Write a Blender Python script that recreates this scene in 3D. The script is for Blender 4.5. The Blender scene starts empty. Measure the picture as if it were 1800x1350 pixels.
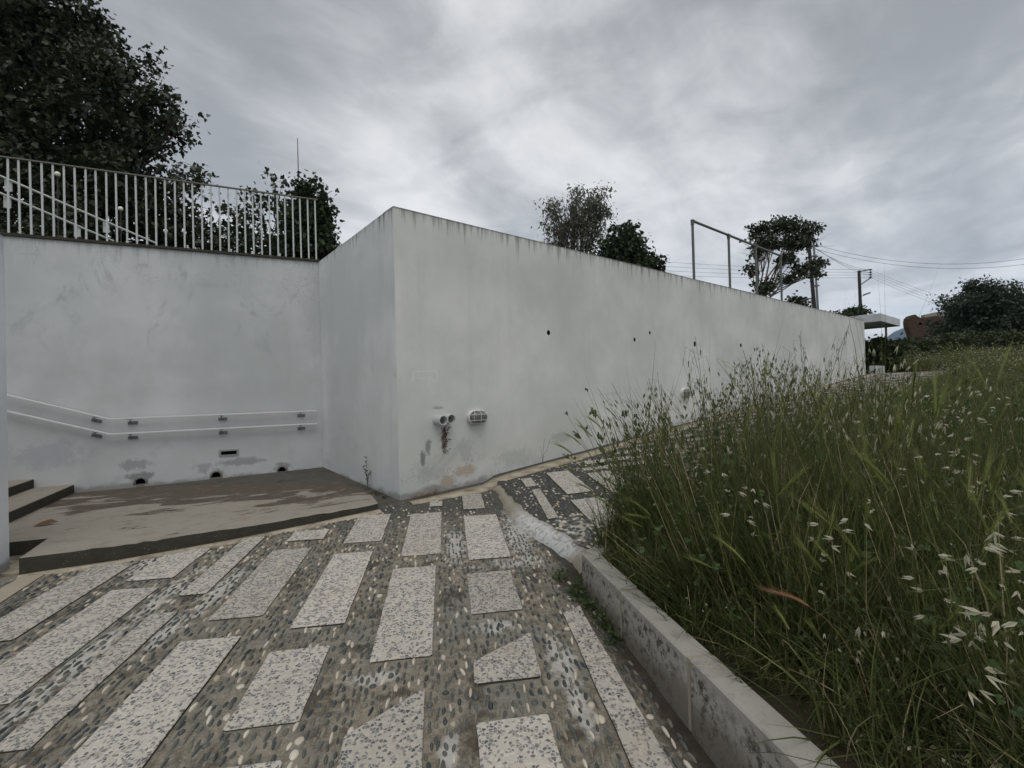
import bpy, bmesh, math, random
import numpy as np
from mathutils import Vector, Matrix
from mathutils.geometry import tessellate_polygon

random.seed(7)
rng = np.random.default_rng(7)
scn = bpy.context.scene
col = scn.collection
R = math.radians

# ------------------------------------------------------------------ camera
H = 1.65
FPX = 835.0                                  # focal length in pixels of an 1800 px wide frame
roll, pitch = R(1.5), math.atan2(8, FPX)
F0 = Vector((0, math.cos(pitch), math.sin(pitch)))
R0 = Vector((1, 0, 0)); U0 = R0.cross(F0)
RV = math.cos(roll) * R0 - math.sin(roll) * U0
UV = math.sin(roll) * R0 + math.cos(roll) * U0
cd = bpy.data.cameras.new('camera'); cam = bpy.data.objects.new('camera', cd); col.objects.link(cam)
cd.sensor_width = 36; cd.lens = FPX / 1800 * 36; cd.clip_start = .05; cd.clip_end = 9000
cam.matrix_world = Matrix(((RV.x, UV.x, -F0.x, 0), (RV.y, UV.y, -F0.y, 0), (RV.z, UV.z, -F0.z, H), (0, 0, 0, 1)))
scn.camera = cam

# ------------------------------------------------------------------ light
SUN_EL, SUN_AZ = R(66), R(165)                # azimuth from +Y (view direction) towards +X
world = bpy.data.worlds.new('World'); scn.world = world; world.use_nodes = True
sd = bpy.data.lights.new('sun', 'SUN'); sd.energy = 1.0; sd.angle = R(40); sd.color = (1, .97, .92)
sun = bpy.data.objects.new('sun', sd); col.objects.link(sun)
sdir = Vector((math.sin(SUN_AZ) * math.cos(SUN_EL), math.cos(SUN_AZ) * math.cos(SUN_EL), math.sin(SUN_EL)))
sun.rotation_euler = sdir.to_track_quat('Z', 'Y').to_euler()
scn.view_settings.view_transform = 'Standard'; scn.view_settings.look = 'None'
scn.view_settings.exposure = 0.35; scn.view_settings.gamma = 1.0
scn.view_settings.use_curve_mapping = False


# ------------------------------------------------------------------ node helper: sockets with operators
class S:
    def __init__(s, nt, sock): s.nt, s.k = nt, sock
    def _m(s, op, *o, clamp=False):
        n = s.nt.nodes.new('ShaderNodeMath'); n.operation = op; n.use_clamp = clamp
        for i, v in enumerate((s,) + o):
            if isinstance(v, S): s.nt.links.new(v.k, n.inputs[i])
            else: n.inputs[i].default_value = v
        return S(s.nt, n.outputs[0])
    def __add__(s, o): return s._m('ADD', o)
    __radd__ = __add__
    def __sub__(s, o): return s._m('SUBTRACT', o)
    def __rsub__(s, o): return (s * -1) + o
    def __mul__(s, o): return s._m('MULTIPLY', o)
    __rmul__ = __mul__
    def __truediv__(s, o): return s._m('DIVIDE', o)
    def min(s, o): return s._m('MINIMUM', o)
    def max(s, o): return s._m('MAXIMUM', o)
    def abs(s): return s._m('ABSOLUTE')
    def pow(s, o): return s._m('POWER', o)
    def clamp(s): return s._m('ADD', 0.0, clamp=True)
    def ss(s, a, b, lo=0.0, hi=1.0):
        n = s.nt.nodes.new('ShaderNodeMapRange'); n.interpolation_type = 'SMOOTHSTEP'
        if a > b: a, b, lo, hi = b, a, hi, lo
        s.nt.links.new(s.k, n.inputs['Value'])
        n.inputs['From Min'].default_value = a; n.inputs['From Max'].default_value = b
        n.inputs['To Min'].default_value = lo; n.inputs['To Max'].default_value = hi
        return S(s.nt, n.outputs['Result'])


class NT:
    def __init__(s, nt): s.nt = nt
    def node(s, t): return s.nt.nodes.new(t)
    def sock(s, n, name): return S(s.nt, n.outputs[name])
    def setin(s, inp, v):
        if isinstance(v, S): s.nt.links.new(v.k, inp)
        elif isinstance(v, (tuple, list)) and len(v) == 3 and len(inp.default_value) == 4: inp.default_value = (*v, 1)
        else: inp.default_value = v
    def obj(s): return s.sock(s.node('ShaderNodeTexCoord'), 'Object')
    def gen(s): return s.sock(s.node('ShaderNodeTexCoord'), 'Generated')
    def pos(s): return s.sock(s.node('ShaderNodeNewGeometry'), 'Position')
    def island(s): return s.sock(s.node('ShaderNodeNewGeometry'), 'Random Per Island')
    def orand(s): return s.sock(s.node('ShaderNodeObjectInfo'), 'Random')
    def sep(s, v):
        n = s.node('ShaderNodeSeparateXYZ'); s.nt.links.new(v.k, n.inputs[0])
        return [S(s.nt, n.outputs[i]) for i in range(3)]
    def comb(s, x, y, z):
        n = s.node('ShaderNodeCombineXYZ')
        for i, v in enumerate((x, y, z)): s.setin(n.inputs[i], v)
        return S(s.nt, n.outputs[0])
    def vadd(s, a, b):
        n = s.node('ShaderNodeVectorMath'); n.operation = 'ADD'; s.setin(n.inputs[0], a); s.setin(n.inputs[1], b)
        return S(s.nt, n.outputs[0])
    def vmul(s, a, b):
        n = s.node('ShaderNodeVectorMath'); n.operation = 'MULTIPLY'; s.setin(n.inputs[0], a); s.setin(n.inputs[1], b)
        return S(s.nt, n.outputs[0])
    def noise(s, v, scale, detail=4, rough=.55, dist=0.0):
        n = s.node('ShaderNodeTexNoise'); s.nt.links.new(v.k, n.inputs['Vector'])
        n.inputs['Scale'].default_value = scale; n.inputs['Detail'].default_value = detail
        n.inputs['Roughness'].default_value = rough; n.inputs['Distortion'].default_value = dist
        return S(s.nt, n.outputs['Fac'])
    def voro(s, v, scale, feature='F1', out='Distance', rnd=1.0):
        n = s.node('ShaderNodeTexVoronoi'); n.feature = feature; s.nt.links.new(v.k, n.inputs['Vector'])
        n.inputs['Scale'].default_value = scale; n.inputs['Randomness'].default_value = rnd
        return S(s.nt, n.outputs[out])
    def mix(s, f, a, b, mode='MIX'):
        n = s.node('ShaderNodeMix'); n.data_type = 'RGBA'; n.blend_type = mode
        s.setin(n.inputs[0], f); s.setin(n.inputs[6], a); s.setin(n.inputs[7], b)
        return S(s.nt, n.outputs[2])
    def bump(s, h, strength, dist):
        n = s.node('ShaderNodeBump'); s.nt.links.new(h.k, n.inputs['Height'])
        n.inputs['Strength'].default_value = strength; n.inputs['Distance'].default_value = dist
        return S(s.nt, n.outputs[0])


def mat(name, build, rough=.8, spec=.3, metal=0.0):
    m = bpy.data.materials.new(name); m.use_nodes = True
    n = NT(m.node_tree); b = m.node_tree.nodes['Principled BSDF']
    b.inputs['Roughness'].default_value = rough; b.inputs['Specular IOR Level'].default_value = spec
    b.inputs['Metallic'].default_value = metal
    r = build(n) if callable(build) else build
    c, nrm = r if isinstance(r, tuple) and len(r) == 2 else (r, None)
    n.setin(b.inputs['Base Color'], c)
    if nrm is not None: n.nt.links.new(nrm.k, b.inputs['Normal'])
    return m


def leafmat(name, ca, cb, trans=.3, rough=.5, spec=.25, scale=3.0, pw=0):
    m = bpy.data.materials.new(name); m.use_nodes = True
    n = NT(m.node_tree); b = m.node_tree.nodes['Principled BSDF']
    b.inputs['Roughness'].default_value = rough; b.inputs['Specular IOR Level'].default_value = spec
    f = (n.island() * .6 + n.noise(n.pos(), scale, 2) * .5 + n.orand() * .2 - .15).clamp()
    if pw: f = (n.island().pow(pw) * .85 + n.noise(n.pos(), scale, 3) * .35 - .10).clamp()
    c = n.mix(f, ca, cb)
    n.setin(b.inputs['Base Color'], c)
    t = n.node('ShaderNodeBsdfTranslucent'); n.setin(t.inputs[0], n.mix(.5, c, tuple(min(1, x * 1.6) for x in cb)))
    mx = n.node('ShaderNodeMixShader'); mx.inputs[0].default_value = trans
    n.nt.links.new(b.outputs[0], mx.inputs[1]); n.nt.links.new(t.outputs[0], mx.inputs[2])
    n.nt.links.new(mx.outputs[0], m.node_tree.nodes['Material Output'].inputs['Surface'])
    return m


# ------------------------------------------------------------------ sky: overcast layer over a Nishita sky
def build_sky():
    n = NT(world.node_tree)
    bg = world.node_tree.nodes['Background']
    sky = n.node('ShaderNodeTexSky'); sky.sky_type = 'NISHITA'; sky.sun_disc = False
    sky.sun_elevation = SUN_EL; sky.sun_rotation = SUN_AZ
    d = n.gen(); x, y, z = n.sep(d)
    zz = z.max(0.0) + .10
    px, py = x / zz, y / zz
    p = n.comb(px, py, 0.0)
    warp = n.noise(p, .5, 3) - .5
    # long streets of cloud that run away to the lower right
    q = n.comb((px * .62 + py * .78) * .22 + warp * .5, (px * .78 - py * .62) * .9 + warp * .9, 0.0)
    big = n.noise(n.comb(px * .8 + 3.1, py * .55 + warp + 1.7, .3), .85, 5, .55)
    streak = n.noise(q, 1.5, 6, .58)
    fine = n.noise(n.vadd(p, n.comb(warp, warp * 2, .7)), 2.6, 8, .62)
    dens = big * .42 + streak * .38 + fine * .20
    def lobe_(v, wid):                       # a thinner or thicker place in the layer
        v = Vector(v).normalized(); k = x * v.x + y * v.y + z * v.z
        return k.ss(math.cos(wid), 1.0)
    thin = lobe_((-.10, .84, .50), .42) * .055 + lobe_((.25, .95, .20), .6) * .03 - lobe_((-.50, .60, .62), .55) * .085 - lobe_((.45, .62, .64), .55) * .075 - lobe_((.02, .95, .33), .16) * .05
    bright = (dens + thin + (warp * .08)).ss(.37, .59)
    hor = z.ss(.65, .02)                     # thinner, paler cloud low down
    lum = bright * .34 + .215 + hor * .12
    c = n.mix(bright, (.965, .985, 1.01), (1.01, 1.0, .99))
    lumv = n.comb(lum, lum, lum)
    cloud = n.mix(1.0, c, lumv, 'MULTIPLY')
    cloud = n.mix(1.0, cloud, (10.0, 10.0, 10.0), 'MULTIPLY')
    gap = (n.noise(n.comb(px * .35, py * 1.6, 4.0), 1.1, 4) .ss(.56, .70)) * z.ss(.30, .10) * .35
    skyc = n.mix(gap, cloud, n.sock(sky, 'Color'))
    n.setin(bg.inputs['Color'], n.mix(.05, skyc, n.sock(sky, 'Color')))
    bg.inputs['Strength'].default_value = 0.13
build_sky()

# ------------------------------------------------------------------ object helpers
def link(name, me, mats=None, parent=None, loc=None, rot=None):
    o = bpy.data.objects.new(name, me); col.objects.link(o)
    if mats is not None and me is not None and not len(me.materials):
        for m in (mats if isinstance(mats, (list, tuple)) else [mats]): me.materials.append(m)
    if parent: o.parent = parent
    if loc is not None: o.location = loc
    if rot is not None: o.rotation_euler = rot
    return o

def tag(o, label=None, cat=None, group=None, kind=None):
    for k, v in (('label', label), ('category', cat), ('group', group), ('kind', kind)):
        if v: o[k] = v
    return o

def thing(name, label, cat, loc=(0, 0, 0), rotz=0, group=None):
    o = bpy.data.objects.new(name, None); col.objects.link(o); o.empty_display_size = .1
    o.location = loc; o.rotation_euler = (0, 0, rotz)
    return tag(o, label, cat, group)

def pymesh(name, v, f, smooth=False, mi=None):
    me = bpy.data.meshes.new(name); me.from_pydata([tuple(map(float, a)) for a in v], [], f)
    if mi is not None: me.polygons.foreach_set('material_index', mi)
    if smooth: me.polygons.foreach_set('use_smooth', [True] * len(me.polygons))
    me.update(); return me

def npmesh(name, v, loops, starts, totals, smooth=False, mi=None):
    me = bpy.data.meshes.new(name)
    me.vertices.add(len(v)); me.vertices.foreach_set('co', np.asarray(v, np.float32).ravel())
    me.loops.add(len(loops)); me.loops.foreach_set('vertex_index', np.asarray(loops, np.int32))
    me.polygons.add(len(starts)); me.polygons.foreach_set('loop_start', np.asarray(starts, np.int32))
    me.polygons.foreach_set('loop_total', np.asarray(totals, np.int32))
    if mi is not None: me.polygons.foreach_set('material_index', np.asarray(mi, np.int32))
    if smooth: me.polygons.foreach_set('use_smooth', np.ones(len(starts), bool))
    me.update(calc_edges=True); return me

class MB:
    """collects shapes into one mesh"""
    def __init__(s): s.v, s.f, s.m = [], [], []
    def add(s, v, f, m=0):
        k = len(s.v); s.v += [tuple(a) for a in v]; s.f += [tuple(i + k for i in q) for q in f]; s.m += [m] * len(f)
    def box(s, c, h, rz=0, m=0):
        ca, sa = math.cos(rz), math.sin(rz); v = []
        for z in (-1, 1):
            for x, y in ((-1, -1), (1, -1), (1, 1), (-1, 1)):
                X, Y = x * h[0], y * h[1]
                v.append((c[0] + X * ca - Y * sa, c[1] + X * sa + Y * ca, c[2] + z * h[2]))
        s.add(v, [(3, 2, 1, 0), (4, 5, 6, 7), (0, 1, 5, 4), (1, 2, 6, 5), (2, 3, 7, 6), (3, 0, 4, 7)], m)
    def prism(s, poly, z0, z1, m=0, mtop=None):
        """poly counter-clockwise; z0/z1 numbers or functions of (x, y)"""
        k = len(poly); g0 = z0 if callable(z0) else (lambda x, y: z0); g1 = z1 if callable(z1) else (lambda x, y: z1)
        v = [(x, y, g0(x, y)) for x, y in poly] + [(x, y, g1(x, y)) for x, y in poly]
        s.add(v, [tuple(range(k - 1, -1, -1))] + [(i, (i + 1) % k, k + (i + 1) % k, k + i) for i in range(k)], m)
        s.add(v[k:], [tuple(range(k))], m if mtop is None else mtop)
    def tube(s, pts, r, n=6, m=0, cap=True):
        pts = [Vector(p) for p in pts]; rs = r if isinstance(r, (list, tuple)) else [r] * len(pts)
        rings = []; up = Vector((0, 0, 1))
        for i, p in enumerate(pts):
            d = (pts[min(i + 1, len(pts) - 1)] - pts[max(i - 1, 0)]).normalized()
            a = d.cross(up if abs(d.z) < .95 else Vector((1, 0, 0))).normalized(); b = d.cross(a)
            rings.append([p + (a * math.cos(2 * math.pi * j / n) + b * math.sin(2 * math.pi * j / n)) * rs[i] for j in range(n)])
        v = [q for g in rings for q in g]; f = []
        for i in range(len(pts) - 1):
            for j in range(n):
                f.append((i * n + j, (i + 1) * n + j, (i + 1) * n + (j + 1) % n, i * n + (j + 1) % n))
        if cap: f += [tuple(range(n)), tuple(range(len(v) - 1, len(v) - n - 1, -1))]
        s.add(v, f, m)
    def lathe(s, prof, n=12, c=(0, 0, 0), axis='z', m=0):
        v = []; f = []
        for r, h in prof:
            for j in range(n):
                a = 2 * math.pi * j / n; x, y, z = r * math.cos(a), r * math.sin(a), h
                if axis == 'y': x, y, z = x, h, y
                if axis == 'x': x, y, z = h, x, y
                v.append((c[0] + x, c[1] + y, c[2] + z))
        for i in range(len(prof) - 1):
            for j in range(n): f.append((i * n + j, i * n + (j + 1) % n, (i + 1) * n + (j + 1) % n, (i + 1) * n + j))
        s.add(v, f, m)
    def build(s, name, mats, parent=None, smooth=False, loc=None, rot=None, bevel=0):
        me = pymesh(name, s.v, s.f, smooth, s.m)
        if bevel or True:
            bm = bmesh.new(); bm.from_mesh(me)
            if bevel:
                bmesh.ops.remove_doubles(bm, verts=bm.verts, dist=1e-5)
                bmesh.ops.bevel(bm, geom=[e for e in bm.edges if len(e.link_faces) == 2 and e.calc_face_angle(0) > .6],
                                offset=bevel, segments=1, affect='EDGES')
            bmesh.ops.recalc_face_normals(bm, faces=bm.faces)
            bm.to_mesh(me); bm.free()
        return link(name, me, mats, parent, loc, rot)

# ------------------------------------------------------------------ site geometry (metres)
CORNER = np.array([-1.429, 5.911, .296])          # foot of the wall's outer corner
D = np.array([.766, .643]); N = np.array([.643, -.766])   # along the long wall / out of it
BACK = np.array([-3.235, 8.063])                  # inner corner, where the stair wall starts
WB = np.array([.903, .430]); NB = np.array([.430, -.903])
E1 = np.array([-.139, .990]); E2 = np.array([.990, .139])  # grid of the paving
TOP = 3.92
GR = .0762
def ts(x, y):
    dx, dy = x - CORNER[0], y - CORNER[1]
    return dx * D[0] + dy * D[1], dx * N[0] + dy * N[1]
def from_ts(t, s): return CORNER[0] + t * D[0] + s * N[0], CORNER[1] + t * D[1] + s * N[1]
def ab(x, y): return x * E1[0] + y * E1[1], x * E2[0] + y * E2[1]
def from_ab(a, b): return a * E1[0] + b * E2[0], a * E1[1] + b * E2[1]
BAND = [(6.6, .60), (6.19, .655), (5.5, .69), (4.93, .74), (4.6, .83), (4.24, .95), (3.91, 1.03), (3.6, 1.075), (3.4, 1.09)]   # (a, b) centre line of the cement band
def band_b(a): return np.interp(a, [p[0] for p in BAND][::-1], [p[1] for p in BAND][::-1])
def sm(x): x = np.clip(x, 0, 1); return x * x * (3 - 2 * x)
def ramp_z(t): return CORNER[2] + GR * np.clip(t, -2, 20.5) + .02 * np.clip(t - 20.5, 0, 8)
def path_z(x, y):
    a, b = ab(x, y); t, s = ts(x, y)
    w = sm((b - band_b(a) + .10) / .20) * (t > -.6)
    return (1 - w) * .05 * y + w * ramp_z(t)
def field_z(x, y):
    t, s = ts(x, y)
    z = .345 + GR * np.clip(t + .3, 0, 24) + .035 * np.clip(s - 3.4, 0, 14) + .012 * np.clip(t - 24, 0, 60)
    return z + .035 * np.sin(x * 2.1 + 1) * np.cos(y * 1.7) + .03 * np.sin(x * .7 + y * .9)
KT = np.array([.475, 3.50])                      # outer tip of the planter kerb
KA = np.array([.196, -.981])                     # the kerb runs back past the camera
KN = np.array([.981, .196])                      # towards the bed

# ------------------------------------------------------------------ materials
def wall_paint(n, spots=(), chips=(), chalk=(), seed=0.0, low=0.0, crackle=0.0, base=(.60, .615, .60), streak=1.0, tophi=TOP + .05, tslope=0.0):
    o = n.vadd(n.obj(), (seed, 0.0, 0.0)); x, y, z = n.sep(n.obj())
    p3 = o
    big = n.noise(p3, .55, 5, .6); mid = n.noise(p3, 2.3, 6, .6); fin = n.noise(p3, 40, 4, .6)
    c = n.mix(big.ss(.34, .64), base, tuple(b * k for b, k in zip(base, (.80, .815, .805))))
    c = n.mix((n.noise(n.vmul(o, (1., 1., .35)), 1.4, 7, .7).ss(.48, .70)) * .30, c, tuple(b * k for b, k in zip(base, (.72, .72, .69))))
    c = n.mix((mid.ss(.45, .75)) * .35, c, tuple(b * k for b, k in zip(base, (.80, .79, .76))))
    # faint long runs of dirt down the face
    runs = n.noise(n.vmul(o, (5.5, 5.5, .16)), 1.0, 4, .6)
    c = n.mix(runs.ss(.50, .78) * .11 * streak, c, (.36, .38, .33))
    # dark weathering that hangs under the top edge
    top = tophi - z + x * tslope
    jag = n.noise(n.vmul(o, (9, 9, .25)), 1.0, 5, .7)
    hang = (jag.ss(.42, .78) * .55 + .03) 
    st = (1.0 - (top / hang).min(1.0)).clamp() * jag.ss(.38, .60)
    c = n.mix(st * .72 * streak, c, (.085, .09, .075))
    c = n.mix((top.ss(.035, .0)) * .75, c, (.06, .062, .055))
    # damp, grey foot of the wall
    foot = z - low
    fj = n.noise(n.vmul(o, (2.2, 2.2, 3.0)), 1.0, 6, .65)
    c = n.mix((foot + fj * .5 - .25).ss(.30, .02) * .34, c, (.50, .53, .55))
    c = n.mix((foot + fj * .30 - .15).ss(.07, .0) * .55, c, (.12, .115, .095))
    sm_ = n.noise(n.vmul(o, (1.3, 1.3, 2.0)), 1.0, 7, .7, .6)
    c = n.mix((sm_.ss(.56, .70)) * (foot.ss(1.3, .2)) * .45, c, (.30, .31, .31))
    if crackle:
        v = n.voro(n.vadd(o, n.comb(mid * .25, 0.0, mid * .2)), 5.5, 'DISTANCE_TO_EDGE')
        area = n.noise(n.vmul(o, (.9, .9, 1.2)), 1.0, 4, .6).ss(.50, .62)
        hi = (z + mid * .6).ss(2.75, 3.55)
        c = n.mix(v.ss(.022, .0) * n.noise(o, 17, 4, .7).ss(.42, .58) * area * hi * .55 * crackle, c, (.17, .18, .19))
        blot = n.noise(n.vmul(o, (1.6, 1.6, 1.2)), 1.0, 7, .72, 1.2)
        c = n.mix(blot.ss(.52, .68) * (z + mid * .7).ss(2.2, 3.4) * .42 * crackle, c, (.27, .285, .30))
    if chips:
        # fine map cracking on the lower corner
        v2 = n.voro(n.vadd(o, n.comb(fin * .03, 0.0, fin * .03)), 13, 'DISTANCE_TO_EDGE')
        ar = ((x - .7).abs().ss(1.5, .5)) * foot.ss(.62, .15) * n.noise(o, 3.0, 4).ss(.42, .60)
        c = n.mix(v2.ss(.05, .0) * ar * .6, c, (.22, .22, .21))
    jg = n.noise(o, 7, 9, .78)
    for (sx, sz, rx, rz, colr, k) in spots:
        dx = (x - sx) / rx; dz = (z - sz) / rz
        dd = (dx * dx + dz * dz).pow(.5) + (jg - .5) * 3.4
        c = n.mix(dd.ss(.95, .45) * k, c, colr)
    for (ax, az, bx, bz) in chalk:                     # faint chalk strokes
        L = math.hypot(bx - ax, bz - az); ux, uz = (bx - ax) / L, (bz - az) / L
        al = (x - ax) * ux + (z - az) * uz; ac = ((x - ax) * uz - (z - az) * ux).abs() + (n.noise(o, 30, 3) - .5) * .012
        c = n.mix(ac.ss(.009, .003) * (al.ss(-.005, .0)) * (al.ss(L + .005, L)) * n.noise(o, 60, 3).ss(.35, .6) * .55, c, (.86, .86, .85))
    nb = n.bump(fin * .25 + mid * .8 + n.noise(o, 130, 2) * .12, .35, .012)
    return c, nb

CHALK = [(.23, 1.90, .58, 1.91), (.23, 1.90, .22, 1.77), (.58, 1.91, .58, 1.77), (.29, 1.81, .41, 1.82), (.46, 1.82, .57, 1.76), (2.42, 2.02, 2.45, 1.88)]
m_wall = mat('white wall paint weathered', lambda n: wall_paint(n, spots=[
    (.98, .55, .20, .12, (.44, .34, .25), .75), (.70, .42, .17, .10, (.42, .33, .25), .75),
    (.66, 1.0, .06, .22, (.16, .11, .075), .75), (.42, .93, .06, .13, (.21, .22, .22), .8), (.33, .78, .05, .13, (.15, .16, .15), .8),
    (.56, 1.42, .13, .03, (.28, .30, .29), .7), (1.0, .80, .16, .25, (.36, .37, .36), .5), (2.9, .83, .35, .12, (.33, .34, .33), .5),
    (.45, .58, .30, .14, (.38, .39, .38), .5), (1.9, .62, .5, .16, (.40, .42, .40), .5)], chips=(1,), base=(.70, .70, .672), chalk=CHALK, tslope=.05 / 20.35, seed=3.0, low=.35, streak=1.0), .85, .2)
m_wall_side = mat('white wall paint side', lambda n: wall_paint(n, seed=17.0, low=.33, streak=1.25, base=(.69, .70, .70)), .85, .2)
m_wall_back = mat('white wall paint cracked', lambda n: wall_paint(n, spots=[
    (-1.2, .60, .42, .08, (.30, .31, .32), .8), (-1.7, .55, .16, .12, (.33, .34, .35), .7), (-2.55, .68, .26, .10, (.30, .31, .32), .7),
    (-2.5, .50, .22, .09, (.22, .23, .23), .8), (-1.55, .46, .17, .09, (.24, .24, .23), .8), (-.62, .46, .16, .09, (.24, .24, .23), .8),
    (-.04, 2.9, .16, 1.1, (.40, .42, .43), .35), (-3.5, .9, .5, .25, (.38, .40, .44), .6)],
    seed=31.0, low=.36, crackle=1.2, streak=.45, tophi=TOP - .02, base=(.605, .615, .62)), .85, .2)
m_pillar = mat('pale wall paint', lambda n: wall_paint(n, seed=44.0, low=.25, streak=.5, base=(.74, .755, .79), tophi=3.09), .85, .2)

def terrazzo(n):
    o = n.vadd(n.obj(), n.comb(n.orand() * 37.0, n.orand() * 91.0, 0.0))
    ow = n.vadd(o, n.comb(n.noise(o, 60, 2) * .012, n.noise(n.vadd(o, (7., 3., 1.)), 60, 2) * .012, 0.0))
    cell = n.voro(ow, 60, 'F1', 'Color'); r, g, b = n.sep(cell)
    edge = n.voro(ow, 60, 'DISTANCE_TO_EDGE')
    inside = edge.ss(.05 , .13)
    dark = r.ss(.46, .52)
    mtx = n.mix(n.noise(o, 5, 5, .65), (.49, .465, .41), (.37, .345, .30))
    chip = n.mix(g, (.080, .082, .088), (.25, .243, .235))
    c = n.mix(inside * (1.0 - dark) , mtx, chip)
    c2 = n.mix(inside * dark * b.ss(.4, .9) * .7, c, (.55, .51, .44))
    pink = n.noise(n.vadd(o, (3., 9., 2.)), 3.2, 3)
    c3 = n.mix(pink.ss(.55, .72) * .25, c2, (.42, .33, .27))
    st = n.noise(o, 2.0, 6, .7).ss(.52, .75)
    c4 = n.mix(st * .35, c3, (.20, .185, .155))
    c4 = n.mix(1.0, c4, n.comb(n.orand() * .26 + .84, n.orand() * .26 + .835, n.orand() * .27 + .82), 'MULTIPLY')
    bl_ = n.noise(o, 7, 6, .72).ss(.56, .70)
    c4 = n.mix(bl_ * .45, c4, (.13, .115, .09))
    return c4, n.bump(inside * .5 + n.noise(o, 150, 3) * .6, .35, .003)
m_slab = mat('exposed aggregate slab', terrazzo, .75, .3)
m_beige = mat('beige cement slab', lambda n: (n.mix(n.noise(n.obj(), 4, 6, .65), (.36, .32, .25), (.25, .22, .17)), n.bump(n.noise(n.obj(), 60, 5), .3, .004)), .9, .15)

# (a, b, radius a, radius b) of limewash spilt on the mortar
WHITE = [(3.95, -1.72, .55, .10), (3.35, -1.80, .30, .09), (4.40, .06, .50, .12), (4.55, .66, .85, .15), (3.92, .42, .10, .34),
         (2.60, .60, .30, .09), (2.20, .60, .22, .07), (3.35, -.85, .22, .07), (3.05, -2.12, .5, .10), (2.62, -.42, .07, .16),
         (3.00, .27, .10, .16), (3.90, -2.10, .5, .09), (2.1, -.02, .16, .05), (4.6, -2.62, .4, .10), (2.6, -2.15, .4, .09), (4.25, 1.18, .35, .18), (2.9, -2.62, .4, .09)]
def mortar(n):
    P = n.pos(); x, y, z = n.sep(P)
    a = x * E1[0] + y * E1[1]; b = x * E2[0] + y * E2[1]
    f1 = n.noise(P, 2.1, 6, .65); f2 = n.noise(P, 13, 6, .7); f3 = n.noise(P, 85, 3, .7)
    c = n.mix(f2.ss(.3, .7), (.27, .238, .186), (.105, .092, .072))
    c = n.mix(f1.ss(.45, .68) * .65, c, (.16, .165, .15))
    c = n.mix(f3.ss(.48, .70) * .55, c, (.34, .31, .25))
    c = n.mix(n.noise(P, 210, 2, .6).ss(.55, .68) * .5, c, (.06, .052, .040))
    c = n.mix(n.noise(n.vadd(P, (5., 1., 0.)), 3.6, 6, .7).ss(.52, .64) * .8, c, (.055, .045, .034))
    dx = (x - CORNER[0]); dy = (y - CORNER[1])
    t = dx * D[0] + dy * D[1]; s = dx * N[0] + dy * N[1]
    near_top = (a + f1 * .8).ss(5.2, 6.0)                      # darker joints close to the wall
    bb = (a * -.17 + 1.53).max(.62)
    ramp = ((b - bb) + f2 * .08 - .04).ss(.0, .06)
    dk = n.mix(f2, (.035, .035, .036), (.075, .070, .060))
    c = n.mix((ramp * .92).max(near_top * .75), c, dk)
    for (wa, wb, ra, rb) in WHITE:
        da = (a - wa) / ra; db = (b - wb) / rb
        dd = (da * da + db * db).pow(.5) + (f2 - .5) * 2.6 + (f3 - .5) * .9
        c = n.mix(dd.ss(1.05, .3) * f1.ss(.22, .50) * f3.ss(.25, .55, .45, 1.0) * .72, c, (.50, .49, .46))
    kd = (x - KT[0]) * KN[0] + (y - KT[1]) * KN[1]             # soil washed against the kerb
    c = n.mix((kd + f2 * .22).ss(-.10, .08) * (a.ss(3.9, 3.6)) * .9, c, (.038, .031, .024))
    return c, n.bump(f2 * .8 + f3 * .5, .6, .012)
m_mortar = mat('path mortar', mortar, .92, .15)
def pebcol(ca, cb):
    return lambda n: n.mix((n.island() * .75 + n.orand() * .5 - .1).clamp(), ca, cb)
m_peb_d = mat('dark green pebble', pebcol((.035, .045, .048), (.125, .13, .115)), .45, .4)
m_peb_w = mat('white pebble', pebcol((.36, .31, .235), (.62, .58, .49)), .5, .4)
m_peb_t = mat('dusty pebble', pebcol((.13, .125, .10), (.25, .235, .19)), .8, .2)

def bandcol(n):
    P = n.pos(); x, y, z = n.sep(P); a = x * E1[0] + y * E1[1]
    f = n.noise(P, 9, 7, .7); g = n.noise(P, 70, 4, .7)
    c = n.mix(f, (.36, .33, .27), (.25, .22, .17))
    c = n.mix((a + f * 1.0).ss(5.75, 5.2) * (a + f * .5).ss(4.0, 4.25) * n.noise(P, 22, 6, .75).ss(.36, .52) * .9, c, (.60, .61, .61))
    c = n.mix(g.ss(.60, .70) * .5, c, (.13, .12, .10))
    return c, n.bump(f + g * .6, .9, .022)
m_band = mat('limewashed cement band', bandcol, .9, .15)
m_strip = mat('beige cement edging', lambda n: (n.mix(n.noise(n.pos(), 5, 7, .7).ss(.35, .72), (.40, .355, .27), (.16, .135, .095)), n.bump(n.noise(n.pos(), 30, 6), .5, .012)), .92, .15)

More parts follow.
